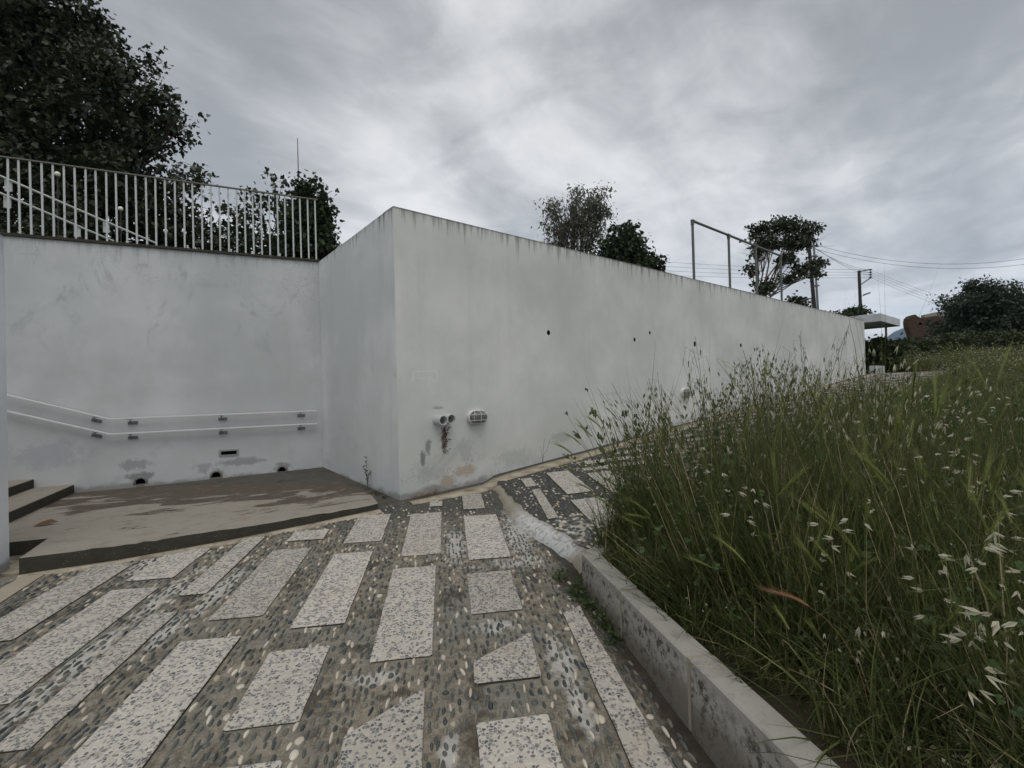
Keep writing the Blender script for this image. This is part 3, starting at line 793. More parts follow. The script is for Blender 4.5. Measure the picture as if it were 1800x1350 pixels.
def build_pebbles():
    da, db = .063, .036
    A, B = np.meshgrid(np.arange(1.3, 9.2, da), np.arange(-4.0, 5.6, db))
    A = A + (np.arange(A.shape[0]) % 2)[:, None] * da * .5
    A = A.ravel() + rng.normal(0, .011, A.size); B = B.ravel() + rng.normal(0, .006, B.size)
    X = A * E1[0] + B * E2[0]; Y = A * E1[1] + B * E2[1]; T, Sx = ts(X, Y)
    onramp = B > band_b(A) + .095
    onnear = B < band_b(A) - .11
    kd = (X - KT[0]) * KN[0] + (Y - KT[1]) * KN[1]
    fx = np.array([p[0] for p in FRONT][::-1]); fy = np.array([p[1] for p in FRONT][::-1])
    ok = (onramp & (Sx > .46) & (Sx < 3.02) & (T < 6) & (T > -.2)) | (onnear & (kd < -.03) & ((Y < np.interp(X, fx, fy) - .14) | (X > -1.6) & (T > -.35) & (Sx > .12)) & ((Sx > .28) | (T < .05)))
    ok &= (A > 3.55) | (kd < -.03)
    ok &= (X > -4.6)
    sel = np.nonzero(ok)[0]; P = np.c_[X, Y][sel]
    bad = inside_any(P, slabs_xy, .012)
    sel = sel[~bad]; n_ = len(sel)
    A, B, X, Y, T, onramp = A[sel], B[sel], X[sel], Y[sel], T[sel], onramp[sel]
    keep = (rng.random(n_) < np.where(onramp, .98, .92))
    A, B, X, Y, T, onramp = A[keep], B[keep], X[keep], Y[keep], T[keep], onramp[keep]; n_ = len(A)
    u = rng.random(n_)
    kind = np.where(u < np.where(onramp, .17, .135), 1, 0)
    dusty = (u > np.where(onramp, .92, .74)); kind[dusty] = 2
    ln = rng.uniform(.019, .036, n_) * np.where(kind == 1, 1.12, 1); wd = rng.uniform(.0058, .0105, n_) * np.where(kind == 1, 1.15, 1)
    odd = rng.random(n_) < .10; ln[odd] *= .8; wd[odd] *= 1.8
    near_top = (A > 5.0) & ~onramp
    ln[onramp | near_top] *= .72; wd[onramp | near_top] *= 1.35
    lump = onramp & (A < 4.75) & (B > 1.0) ; ln[lump] *= 1.25; wd[lump] *= 1.7; kind[lump & (u < .45)] = 1
    ht = rng.uniform(.004, .015, n_)
    ang = rng.normal(0, .12, n_) + np.where(onramp, rng.normal(0, .3, n_), 0); Z = path_z(X, Y)
    dist = np.sqrt(X ** 2 + Y ** 2 + 2.4); size = np.where((np.abs(X / np.maximum(Y, .1)) < 1.06) & (Y > 1.55), ln / dist * np.where(kind == 1, 1.3, 1), 0)
    order = np.argsort(-size); big = order[:290]; rest = order[290:]
    mats = [m_peb_d, m_peb_w, m_peb_t]; shared = {}
    base = math.atan2(E1[1], E1[0]) - math.pi / 2
    for i in big:
        k = (int(kind[i]), int(rng.integers(5)))
        if k not in shared:
            me = pymesh('pebble', TPL[k[1]][0], TPL[k[1]][1], True); me.materials.append(mats[k[0]]); shared[k] = me
        o = bpy.data.objects.new('pebble', shared[k]); col.objects.link(o); o.parent = path
        o.location = (X[i], Y[i], Z[i]); o.rotation_euler = (0, 0, base + ang[i]); o.scale = (wd[i], ln[i], ht[i])
    V, Lp, St, Mi = [], [], [], []; tot = []; off = 0; lo = 0
    for i in rest:
        tv_, tf = TPL[int(rng.integers(5))]; c, s_ = math.cos(base + ang[i]), math.sin(base + ang[i])
        x, y = tv_[:, 0] * wd[i], tv_[:, 1] * ln[i]
        V.append(np.c_[X[i] + x * c - y * s_, Y[i] + x * s_ + y * c, Z[i] + tv_[:, 2] * ht[i]])
        for q in tf: Lp += [k + off for k in q]; St.append(lo); tot.append(len(q)); lo += len(q); Mi.append(int(kind[i]))
        off += len(tv_)
    o = link('pebbles', npmesh('pebbles', np.concatenate(V), Lp, St, tot, True, Mi), mats, path); tag(o, kind='stuff')
build_pebbles()

# ================================================================== railings, handrails, lamps
def build_balustrade():
    t = thing('balustrade', 'white flat bar balustrade along the top of the cracked stair wall', 'railing', (BACK[0], BACK[1], TOP - .03), ang_back)
    us = [-.03 - .1175 * i for i in range(56)]
    bar = MB(); bar.box((0, 0, .525), (.0115, .005, .515)); me = None
    for i, u in enumerate(us):
        if me is None: o = bar.build('baluster', m_white_metal, t); me = o.data
        else: o = bpy.data.objects.new('baluster', me); col.objects.link(o); o.parent = t
        o.location = (u + random.uniform(-.003, .003), .06, .035); o.rotation_euler = (0, random.uniform(-.006, .006), 0)
    mb = MB(); mb.box((-3.25, .06, 1.085), (3.26, .019, .008)); mb.build('top_rail', m_rail_dark, t)
    mb = MB(); mb.box((-3.25, .06, .045), (3.26, .019, .008)); mb.build('bottom_rail', m_rail_dark, t)
    for u in (-.62, -1.32, -1.9, -3.7, -5.4):
        mb = MB(); mb.box((u + .03, .045, .0), (.012, .006, .10)); mb.build('fixing_tab', m_white_metal, t)
build_balustrade()

def handrail(z, label):
    t = thing('handrail', label, 'handrail', (BACK[0], BACK[1], 0), ang_back, 'handrails on the stair wall')
    mb = MB(); y = -.085; pts = [(-.085, z), (-2.80, z), (-2.83, z + .004), (-5.0, z + .004 + 2.17 * .35)]
    hw, hh = .022, .012
    v = []
    for (x, zz) in pts: v += [(x, y - hw, zz - hh), (x, y + hw, zz - hh), (x, y + hw, zz + hh), (x, y - hw, zz + hh)]
    f = [(0, 1, 2, 3), (12, 15, 14, 13)]
    for i in range(3):
        for j in range(4): f.append((i * 4 + j, i * 4 + (j + 1) % 4, (i + 1) * 4 + (j + 1) % 4, (i + 1) * 4 + j))
    mb.add(v, f); mb.build('bar', m_hand, t, bevel=.003)
    for u in (-.325, -1.445, -2.575, -2.99, -4.1):
        zz = z - .068 + (.35 * (-2.83 - u) if u < -2.83 else 0)
        b = MB(); b.tube([(-.012, -.01, 0), (-.012, -.055, .004), (-.012, -.078, .022), (-.012, -.085, .062)], .010, 6)
        b.box((-.012, -.085, .054), (.03, .015, .004))
        bo = b.build('bracket', m_galv, t, loc=(u, 0, zz), rot=(0, R(19) if u < -2.83 else 0, 0))
        b = MB(); b.box((0, -.006, 0), (.058, .006, .024), 0)
        for sx in (-.042, .042): b.lathe([(.006, -.012), (.006, -.018), (.001, -.019)], 6, (sx, 0, 0), 'y')
        b.build('wall_plate', m_galv, bo)
handrail(1.362, 'upper flat white handrail on brackets along the stair wall')
handrail(1.147, 'lower flat white handrail on brackets beneath the other one')

def bulkhead(t_, z, label):
    x, y = from_ts(t_, 0)
    t = thing('bulkhead_light', label, 'wall light', (x, y, z), ang_main, 'caged oval lights low on the long wall'); t.scale = (1.16, 1.1, 1.12)
    def stadium(hx, hz, n_=10):
        r = hz; out = []
        for i in range(n_ + 1): a = -math.pi / 2 + math.pi * i / n_; out.append((hx - r + r * math.cos(a), r * math.sin(a)))
        for i in range(n_ + 1): a = math.pi / 2 + math.pi * i / n_; out.append((-hx + r + r * math.cos(a), r * math.sin(a)))
        return out
    def loft(mb, prof, m=0):
        v = []; f = []; k = None
        for (hx, hz, yy) in prof:
            s_ = stadium(hx, hz); k = len(s_); v += [(px, yy, pz) for px, pz in s_]
        for i in range(len(prof) - 1):
            for j in range(k): f.append((i * k + j, i * k + (j + 1) % k, (i + 1) * k + (j + 1) % k, (i + 1) * k + j))
        f.append(tuple(range((len(prof) - 1) * k, len(prof) * k))); mb.add(v, f, m)
    mb = MB(); loft(mb, [(.140, .088, 0.0), (.140, .088, -.035), (.132, .080, -.045), (.120, .068, -.045)]); mb.build('base', m_lampw, t)
    mb = MB(); loft(mb, [(.118, .066, -.044), (.114, .064, -.075), (.098, .050, -.100), (.060, .022, -.110)]); mb.build('glass', m_lens, t, smooth=True)
    mb = MB()
    rim = [(px, -.052, pz) for px, pz in stadium(.132, .080)]; mb.tube(rim + [rim[0]], .008, 6)
    mid = [(px, -.088, pz) for px, pz in stadium(.122, .066)]
    for pz in (-.035, .035): mb.tube([(-.122, -.05, pz), (-.118, -.092, pz), (-.08, -.116, pz), (.08, -.116, pz), (.118, -.092, pz), (.122, -.05, pz)], .0034, 5)
    mb.tube([(0, -.05, -.08), (0, -.092, -.07), (0, -.119, -.035), (0, -.119, .035), (0, -.092, .07), (0, -.05, .08)], .0034, 5)
    for sg in (-1, 1): mb.tube([(sg * .05, -.05, -.08), (sg * .085, -.10, -.05), (sg * .098, -.108, 0), (sg * .085, -.10, .05), (sg * .05, -.05, .08)], .0032, 5)
    mb.build('cage', m_lampw, t)
bulkhead(1.19, 1.264, 'white oval caged wall light next to the two pipe stubs')
bulkhead(6.70, 1.46, 'white oval caged wall light half hidden by oats midway along the wall')
bulkhead(12.78, 2.02, 'small white caged wall light near the far end of the long wall')
t = thing('step_light', 'rectangular steel framed recessed light low on the cracked wall', 'wall light', (BACK[0], BACK[1], 0), ang_back)
mb = MB(); x0, x1, z0, z1 = -1.505, -1.24, .707, .81
for c, h in (((-1.3725, -.004, z1 - .012), (.1325, .007, .012)), ((-1.3725, -.004, z0 + .012), (.1325, .007, .012)), ((x0 + .014, -.004, .7585), (.014, .007, .0275)), ((x1 - .014, -.004, .7585), (.014, .007, .0275))): mb.box(c, h)
mb.build('frame', m_steel, t)
mb = MB(); mb.box((-1.3725, .045, .7585), (.12, .004, .04)); mb.build('lens', m_black, t)

def build_pipe_rail():
    t = thing('pipe_railing', 'tall dark green pipe railing with four posts on the long wall', 'railing', (CORNER[0], CORNER[1], TOP + .04), ang_main)
    ps = (7.50, 9.25, 10.82, 12.51); hgt = 1.42
    for i, u in enumerate(ps):
        mb = MB(); mb.tube([(u, .14, -.02), (u, .14, hgt - .03)], .030, 10); mb.lathe([(.05, 0), (.05, .03), (.032, .035)], 10, (u, .14, 0)); mb.build('post', m_pipe, t, smooth=False)
        mb = MB(); mb.tube([(u, .14, hgt - .09), (u, .14, hgt - .02)], .040, 10); mb.tube([(u - (.045 if i else .0), .14, hgt), (u + .06, .14, hgt)], .040, 10); mb.build('fitting', m_pipe, t)
    mb = MB(); mb.tube([(ps[0] - .035, .14, hgt), (ps[-1] + .04, .14, hgt)], .030, 10); mb.build('top_rail', m_pipe, t)
build_pipe_rail()

# ================================================================== plants
LEAF6 = (np.array([(0, 0, 0), (.30, .25, .05), (.42, .55, .03), (0, 1, -.10), (-.42, .55, .03), (-.30, .25, .05)]), [(0, 1, 2, 3), (0, 3, 4, 5)])
LEAF4 = (np.array([(0, 0, 0), (.5, .5, .06), (0, 1, -.06), (-.5, .5, .06)]), [(0, 1, 2), (0, 2, 3)])
LOBED = (np.array([(0, 0, 0), (.34, .06, .03), (.50, .42, .05), (.26, .46, .0), (.22, .80, -.03), (0, 1.0, -.10), (-.22, .80, -.03), (-.26, .46, 0), (-.50, .42, .05), (-.34, .06, .03)]),
         [(0, 1, 2, 3), (0, 3, 4, 5), (0, 5, 6, 7), (0, 7, 8, 9)])
def rand_rot(n_, up=.5, droop=0.0):
    """n rotation frames: leaf axis Y random, normal biased upwards"""
    nz = rng.normal(0, 1, (n_, 3)); nz[:, 2] += up * 2.2; nz /= np.linalg.norm(nz, axis=1)[:, None]
    y = rng.normal(0, 1, (n_, 3)); y[:, 2] -= droop * 2; y -= (y * nz).sum(1)[:, None] * nz; y /= np.linalg.norm(y, axis=1)[:, None]
    x = np.cross(y, nz); return np.stack([x, y, nz], 1)             # rows: x, y, z axes
def scatter(name, tpl, P, size, aspect, frames, m, parent=None, extra=None):
    tv_, tf = tpl; n_ = len(P); k = len(tv_)
    loc = tv_ * np.array([aspect, 1, 1]); V = (loc[None, :, :, None] * frames[:, None, :, :]).sum(2) * size[:, None, None] + P[:, None, :]
    V = V.reshape(-1, 3)
    lp = np.concatenate([np.array(q) for q in tf]); tl = np.array([len(q) for q in tf])
    L = (lp[None, :] + (np.arange(n_) * k)[:, None]).ravel(); tot = np.tile(tl, n_); St = np.concatenate([[0], np.cumsum(tot)[:-1]])
    return link(name, npmesh(name, V, L, St, tot), m, parent)

def tree(name, label, cat, base, lobes, leaf, nclu, nleaf, m_leaf, tpl=LEAF6, clu=.45, trunk_r=.18, m_tr=None, shell=.55, gap=0.0, twigs=True, droop=.2, group=None, aspect=1.0, extra=(), limb_r=.07):
    """lobes: (x, y, z, rx, ry, rz) world ellipsoids"""
    base = np.array(base, float)
    t = thing(name, label, cat, tuple(base), 0, group)
    vol = np.array([l[3] * l[4] * l[5] for l in lobes]) ** .8; cnt = np.maximum(2, (nclu * vol / vol.sum())).astype(int)
    C, owner = [], []
    for i, l in enumerate(lobes):
        d = rng.normal(0, 1, (cnt[i], 3)); d /= np.linalg.norm(d, axis=1)[:, None]
        r = (shell + (1 - shell) * rng.random(cnt[i])) ** .8
        r *= rng.uniform(.78, 1.12, cnt[i])
        C.append(np.array(l[:3]) + d * r[:, None] * np.array(l[3:6])); owner += [i] * cnt[i]
    C = np.concatenate(C); owner = np.array(owner)
    csz = clu * rng.uniform(.55, 1.3, len(C))
    P, Sz = [], []
    for c, s_ in zip(C, csz):
        k = max(3, int(nleaf * (s_ / clu) ** 1.5 * rng.uniform(.6, 1.3)))
        q = rng.normal(0, .42, (k, 3)) * s_ * np.array([1, 1, .7]); P.append(c + q); Sz.append(leaf * rng.uniform(.55, 1.2, k))
    P = np.concatenate(P) - base; Sz = np.concatenate(Sz)
    o = scatter('foliage', tpl, P, Sz, aspect, rand_rot(len(P), .35, droop), m_leaf, t); tag(o, kind='stuff')
    mb = MB(); m_tr = m_tr or m_bark
    lc = np.array([l[:3] for l in lobes]); cen = lc.mean(0); fork = base + (cen - base) * .45; fork[:2] = base[:2] + (cen - base)[:2] * .25
    def limb(p, q, r0, r1, n_=6, wob=.12):
        p, q = np.array(p, float), np.array(q, float); ln = np.linalg.norm(q - p); pts = []
        for i in range(n_ + 1):
            k = i / n_; w = math.sin(math.pi * k) * wob * ln
            pts.append(tuple(p + (q - p) * k + np.array([rng.normal(0, .3), rng.normal(0, .3), .25]) * w - base))
        pts[0] = tuple(p - base); mb.tube(pts, [r0 + (r1 - r0) * i / n_ for i in range(n_ + 1)], 6); return [np.array(x) + base for x in pts]
    limb(base - np.array([0, 0, .3]), fork, trunk_r, trunk_r * .7, 5, .04)
    for i, l in enumerate(lc):
        sc = np.cbrt(vol[i] / vol.max())
        pts = limb(fork, l, limb_r * (.6 + .6 * sc), limb_r * .3, 6, .10)
        if twigs:
            idx = np.nonzero(owner == i)[0]
            for j in idx[:: max(1, len(idx) // 26)]:
                limb(pts[rng.integers(3, 7)], C[j], limb_r * .28, limb_r * .08, 3, .10)
    for (p, q) in extra: limb(p, q, limb_r * .25, limb_r * .05, 5, .08)
    mb.build('trunk', m_tr, t, smooth=True); return t

def at(px, py, y):                               # a world point at distance y along the view, for siting far things
    d = F0 + RV * ((px - 900) / FPX) - UV * ((py - 675) / FPX); k = y / d.y
    return (d.x * k, y, H + d.z * k)
def lobe(px, py, y, rpx, rpy=None, depth=None):
    c = at(px, py, y); k = y / FPX; rpy = rpy or rpx
    return (*c, rpx * k, (depth or rpx) * k, rpy * k)

# big dark tree over the balustrade
Y0 = 14.5
tree('broadleaf_tree', 'tall dark broadleaf tree towering behind the white balustrade', 'tree', (-14.2, 15.2, 3.6),
     [lobe(60, 60, Y0, 150, 110), lobe(-120, 150, Y0, 200, 220), lobe(190, 165, Y0 - .6, 112, 92), lobe(60, 235, Y0, 180, 120), lobe(255, 232, Y0 - .8, 72, 52),
      lobe(275, 170, Y0 - 1, 40, 26), lobe(310, 203, Y0 - 1, 30, 24), lobe(120, 20, Y0, 60, 38), lobe(210, 330, Y0 - .5, 120, 90), lobe(318, 318, Y0 - .5, 36, 34), lobe(40, 360, Y0 - 1, 130, 110), lobe(300, 400, Y0 - .3, 80, 55),
      lobe(-30, 0, Y0, 150, 120), lobe(150, 420, Y0 - 1, 150, 60), lobe(378, 430, Y0, 60, 35)],
     .155, 1500, 46, L_dark, LOBED, .52, .32, shell=.25, limb_r=.14, aspect=.95, droop=.5)
tree('broadleaf_tree', 'loose airy broadleaf tree with gaps of sky behind the balustrade end', 'tree', (-7.6, 16.0, 3.6),
     [lobe(420, 385, 15.5, 40, 34), lobe(455, 360, 15.5, 34, 26), lobe(484, 322, 15.5, 17, 17), lobe(400, 420, 15.5, 40, 28), lobe(470, 415, 15.5, 50, 36), lobe(440, 450, 15.5, 60, 24), lobe(500, 350, 15.5, 22, 22)],
     .14, 120, 20, L_mid, LOBED, .38, .12, shell=.35, limb_r=.06, aspect=.95, droop=.4)
tree('broadleaf_tree', 'denser round topped tree leaning over the inner wall corner', 'tree', (-5.9, 15.4, 3.6),
     [lobe(543, 345, 15, 28, 30), lobe(530, 390, 15, 42, 40), lobe(562, 395, 15, 28, 44), lobe(545, 430, 15, 44, 34), lobe(580, 425, 15, 14, 16), lobe(515, 445, 15, 40, 20)],
     .15, 270, 34, L_mid, LOBED, .36, .14, shell=.3, limb_r=.06, aspect=.95, droop=.4)
# trees beyond the long wall
tree('eucalyptus_tree', 'wispy grey green tree above the middle of the long wall', 'tree', (4.6, 31.0, 3.6),
     [lobe(972, 362, 30, 20, 24), lobe(980, 405, 30, 26, 36), lobe(1012, 345, 30, 18, 20), lobe(1048, 346, 30, 22, 22), lobe(1030, 375, 30, 40, 30), lobe(1060, 375, 30, 20, 22), lobe(1035, 415, 30, 34, 34), lobe(985, 440, 30, 30, 24), lobe(1010, 400, 30, 22, 40)],
     .26, 300, 22, L_euc, LEAF4, .55, .2, m_barkp, shell=.3, droop=1.2, aspect=.42, limb_r=.10)
tree('bushy_tree', 'dark glossy bushy tree just over the wall beside the wispy one', 'tree', (5.9, 25.5, 3.6),
     [lobe(1088, 418, 25, 24, 24), lobe(1102, 440, 25, 34, 26), lobe(1078, 450, 25, 34, 28), lobe(1135, 452, 25, 20, 20), lobe(1155, 464, 25, 12, 10), lobe(1105, 405, 25, 12, 14), lobe(1130, 470, 25, 34, 18), lobe(1090, 480, 25, 50, 20)],
     .24, 300, 26, L_mid, LEAF6, .42, .16, shell=.5, droop=.4, aspect=.8)
tree('open_tree', 'dark open crowned tree with pale limbs beyond the pipe railing', 'tree', (14.3, 28.6, 3.6),
     [lobe(1330, 405, 28, 20, 13), lobe(1362, 398, 28, 22, 16), lobe(1395, 395, 28, 22, 14), lobe(1425, 402, 28, 20, 14), lobe(1350, 425, 28, 30, 14), lobe(1400, 425, 28, 28, 18), lobe(1322, 475, 28, 14, 12), lobe(1332, 440, 28, 16, 12),
      lobe(1385, 455, 28, 20, 14), lobe(1440, 462, 28, 22, 9), lobe(1425, 480, 28, 20, 10), lobe(1345, 505, 28, 18, 14), lobe(1330, 500, 28, 12, 8), lobe(1375, 490, 28, 18, 12), lobe(1408, 472, 28, 16, 12)],
     .20, 330, 22, L_dark, LEAF6, .36, .2, m_barkp, shell=.25, limb_r=.06, droop=.4, aspect=.8,
     extra=[(at(1405, 440, 28), at(1462, 410, 28)), (at(1420, 436, 28), at(1470, 432, 28)), (at(1425, 432, 28), at(1452, 418, 28)), (at(1330, 440, 28), at(1290, 420, 28)), (at(1330, 450, 28), at(1296, 444, 28))])
tree('shrub', 'small dark shrub peeping over the wall below the pale limbed tree', 'shrub', (13.0, 21.0, 3.5), [lobe(1395, 533, 20.5, 16, 12), lobe(1410, 540, 20.5, 10, 8)], .13, 30, 22, L_mid, LEAF6, .2, .05, limb_r=.03)
tree('shrub', 'tiny dark tuft on the wall top near the flat canopy', 'shrub', (16.3, 22.6, 3.5), [lobe(1470, 550, 22, 14, 5), lobe(1488, 554, 22, 14, 4)], .11, 16, 18, L_mid, LEAF6, .18, .04, limb_r=.02)
tree('shrub', 'round green bush behind the flat white canopy roof', 'shrub', (22.0, 30.5, 2.0), [lobe(1505, 549, 30, 17, 9), lobe(1497, 552, 30, 9, 6)], .18, 60, 24, L_mid, LEAF6, .28, .06, limb_r=.03)
tree('large_shrub', 'large dense dark shrub beside the ruined brick building', 'shrub', (41, 37, 2.0),
     [lobe(1735, 535, 36, 62, 46), lobe(1690, 560, 36, 34, 36), lobe(1790, 550, 36, 70, 44), lobe(1725, 505, 36, 24, 16), lobe(1745, 575, 36, 90, 34), lobe(1850, 570, 36, 80, 60), lobe(1700, 530, 36, 18, 12)],
     .30, 900, 46, L_shrub, LEAF4, .75, .25, shell=.2, aspect=.5, droop=.3)
tree('hedge', 'overgrown green hedge under the flat white canopy', 'hedge', (19.5, 24.5, 1.4),
     [lobe(1550, 612, 24.5, 42, 16), lobe(1535, 630, 24, 24, 26), lobe(1580, 625, 25, 30, 18), lobe(1560, 645, 24, 40, 18)], .17, 420, 26, L_ivy, LEAF6, .33, .05, limb_r=.02, shell=.2)
for i, (px, py, y) in enumerate(((1612, 609, 30), (1672, 603, 27), (1705, 598, 31), (1760, 594, 29), (1795, 600, 22), (1598, 612, 26))):
    tree('weed_bush', 'scrubby green bush in the field ' + ('straight before the brick ruin', 'before the edge of the large shrub', 'below the middle of the large shrub', 'below the far side of the large shrub', 'on the near rim by the shrub', 'nearest the slim white post')[i], 'bush', (*at(px, py, y)[:2], 1.8), [lobe(px, py, y, 30, 16), lobe(px + 22, py + 6, y, 24, 14)], .16, 90, 24, L_ivy, LEAF6, .30, .04, limb_r=.02, group='scrubby bushes along the far edge of the field')

# --- grass
def blades(n_, rad, h0, h1, w0, w1, lean=.5, segs=4):
    """returns verts, faces for a tuft of curved blades"""
    V, Fc = [], []
    for _ in range(n_):
        a = rng.uniform(0, 2 * math.pi); r = rad * math.sqrt(rng.random()); p = np.array([r * math.cos(a), r * math.sin(a), -.02])
        h = rng.uniform(h0, h1); w = rng.uniform(w0, w1); da = rng.uniform(0, 2 * math.pi); d = np.array([math.cos(da), math.sin(da), 0]); sd_ = np.array([-d[1], d[0], 0])
        b = abs(rng.normal(0, lean)) + .08; k0 = len(V); th = rng.uniform(.0, .25); q = p.copy(); tw = rng.uniform(-.6, .6)
        for i in range(segs + 1):
            k = i / segs; ww = w * (1 - k ** 1.6) * (.6 + .4 * min(1, k * 4))
            sd2 = sd_ * math.cos(tw * k) + d * math.sin(tw * k)
            if i < segs: V += [q - sd2 * ww, q + sd2 * ww]
            else: V.append(q.copy())
            th += b * (.35 + k) * 1.5 / segs; q = q + (d * math.sin(th) + np.array([0, 0, math.cos(th)])) * h / segs
        for i in range(segs - 1): Fc.append((k0 + 2 * i, k0 + 2 * i + 1, k0 + 2 * i + 3, k0 + 2 * i + 2))
        Fc.append((k0 + 2 * segs - 2, k0 + 2 * segs - 1, k0 + 2 * segs))
    return V, Fc
def stem_curve(h, bend, az, n_=7, th0=.05):
    d = np.array([math.cos(az), math.sin(az), 0]); q = np.zeros(3); out = [q.copy()]; th = th0
    for i in range(n_):
        th += bend * ((i + 1) / n_) ** 2 * 2.2 / n_; q = q + (d * math.sin(th) + np.array([0, 0, math.cos(th)])) * h / n_; out.append(q.copy())
    return out
def ribbon(mb, pts, w, m=0):
    pts = [np.array(p) for p in pts]
    for ax in (np.array([1, 0, 0]), np.array([0, 1, 0])):
        v = []
        for i, p in enumerate(pts): ww = w * (1 - .5 * i / len(pts)); v += [p - ax * ww, p + ax * ww]
        mb.add(v, [(2 * i, 2 * i + 1, 2 * i + 3, 2 * i + 2) for i in range(len(pts) - 1)], m)
def husk(mb, p, size, m, opened=.35, ax=None):
    """an oat spikelet: two pointed glumes hanging open from p"""
    az = rng.uniform(0, 6.28); dn = np.array([rng.normal(0, .22), rng.normal(0, .22), -1.0]) if ax is None else np.array(ax, float); dn /= np.linalg.norm(dn)
    s1 = np.cross(dn, (math.cos(az), math.sin(az), .2)); s1 /= np.linalg.norm(s1); s2 = np.cross(dn, s1)
    for sg in (-1, 1):
        ax_ = dn * math.cos(opened * .5) + s2 * sg * math.sin(opened * .5); ax_ /= np.linalg.norm(ax_); nn = np.cross(ax_, s1)
        v = [p, p + ax_ * size * .35 + s1 * size * .13 + nn * sg * .04 * size, p + ax_ * size * .42 + nn * sg * -.10 * size, p + ax_ * size * .35 - s1 * size * .13 + nn * sg * .04 * size, p + ax_ * size]
        mb.add(v, [(0, 1, 2), (0, 2, 3), (1, 4, 2), (2, 4, 3)], m)
def oat_parts(h, bend, az, nsp, size, pale):
    st = MB(); pts = stem_curve(h, bend, az); ribbon(st, pts, .0022)
    sp = []                                           # (attachment point)
    for i in range(nsp):
        k = .58 + .42 * (i + rng.random()) / nsp; f = k * (len(pts) - 1); j = min(int(f), len(pts) - 2); p = pts[j] + (pts[j + 1] - pts[j]) * (f - j)
        a = rng.uniform(0, 6.28); l = rng.uniform(.03, .13) * (1.25 - k) * 2.2
        q = p + np.array([math.cos(a) * l, math.sin(a) * l, l * .25]); e = q + np.array([math.cos(a) * l * .3, math.sin(a) * l * .3, -l * .35 - .008])
        ribbon(st, [p, q, e], .0011); sp.append(e)
    return st, sp
def ear(mb, pts, m, awn=.10):
    """barley ear along pts with awns"""
    pts = [np.array(p) for p in pts]; mb.tube([tuple(p) for p in pts], [.0025, .0045, .0045, .0035, .0012][:len(pts)], 5, m)
    for i in range(26):
        k = rng.random(); f = k * (len(pts) - 1); j = min(int(f), len(pts) - 2); p = pts[j] + (pts[j + 1] - pts[j]) * (f - j); d = pts[j + 1] - pts[j]; d /= np.linalg.norm(d)
        o_ = rng.normal(0, 1, 3); o_ -= (o_ @ d) * d; o_ /= np.linalg.norm(o_); e = p + d * awn * rng.uniform(.7, 1.1) + o_ * awn * .13
        s_ = np.cross(d, o_) * .0009; mb.add([p + o_ * .004 - s_, p + o_ * .004 + s_, e], [(0, 1, 2)], m)
        mb.add([p + o_ * .003 - np.cross(d, o_) * .003, p + o_ * .003 + np.cross(d, o_) * .003, p + o_ * .009 + d * .014], [(0, 1, 2)], m)

src = bpy.data.collections.new('grass_sources')       # unlinked: only instanced by the stuff below
def source(name, mb_or, mats):
    v, f, m = mb_or; me = pymesh(name, v, f, False, m)
    for q in mats: me.materials.append(q)
    o = bpy.data.objects.new(name, me); src.objects.link(o); return o
def tuft(n_, rad, h0, h1, w0, w1, lean, dry=.03):
    v, f = blades(n_, rad, h0, h1, w0, w1, lean); per = 4; mi = []
    for b in range(n_): mi += [1 if rng.random() < dry else 0] * per
    return v, f, mi
for i in range(4): source('g0%d' % i, tuft(66, .13, .22, .72, .0020, .0050, .8), [G_blade, G_dry])
for i in range(2): source('g1%d' % i, tuft(60, .16, .12, .36, .003, .0065, .8, .03), [G_blade, G_dry])
for i in range(4):                                    # oat stems with a few blades
    mb = MB(); v, f, mi = tuft(26, .10, .3, .75, .002, .004, .65, .05); mb.v, mb.f, mb.m = list(map(tuple, v)), list(f), list(mi)
    for k in range(3):
        st, sp = oat_parts(rng.uniform(.55, .85), rng.uniform(.25, .7), rng.uniform(0, 6.28), 9, .026, .5)
        off = np.array([rng.normal(0, .05), rng.normal(0, .05), 0]); mb.add([np.array(p) + off for p in st.v], st.f, 0)
        for e in sp: husk(mb, e + off, rng.uniform(.022, .034), 2 if rng.random() < .13 else 3)
    source('g2%d' % i, (mb.v, mb.f, mb.m), [G_blade, G_dry, G_spk, G_spg])
for i in range(2):                                    # barley
    mb = MB(); v, f, mi = tuft(20, .10, .25, .6, .002, .005, .4, .05); mb.v, mb.f, mb.m = list(map(tuple, v)), list(f), list(mi)
    for k in range(2):
        az = rng.uniform(0, 6.28); pts = stem_curve(rng.uniform(.5, .7), rng.uniform(.5, .9), az, 9); off = np.array([rng.normal(0, .05), rng.normal(0, .05), 0]); pts = [p + off for p in pts]
        ribbon(mb, pts[:8], .0016, 0); d_ = pts[-1] - pts[-2]; e = pts[-1]; ear(mb, [pts[-2], pts[-1], e + d_ * .6], 4, .11)
    source('g3%d' % i, (mb.v, mb.f, mb.m), [G_blade, G_dry, G_spk, G_spg, G_bar])
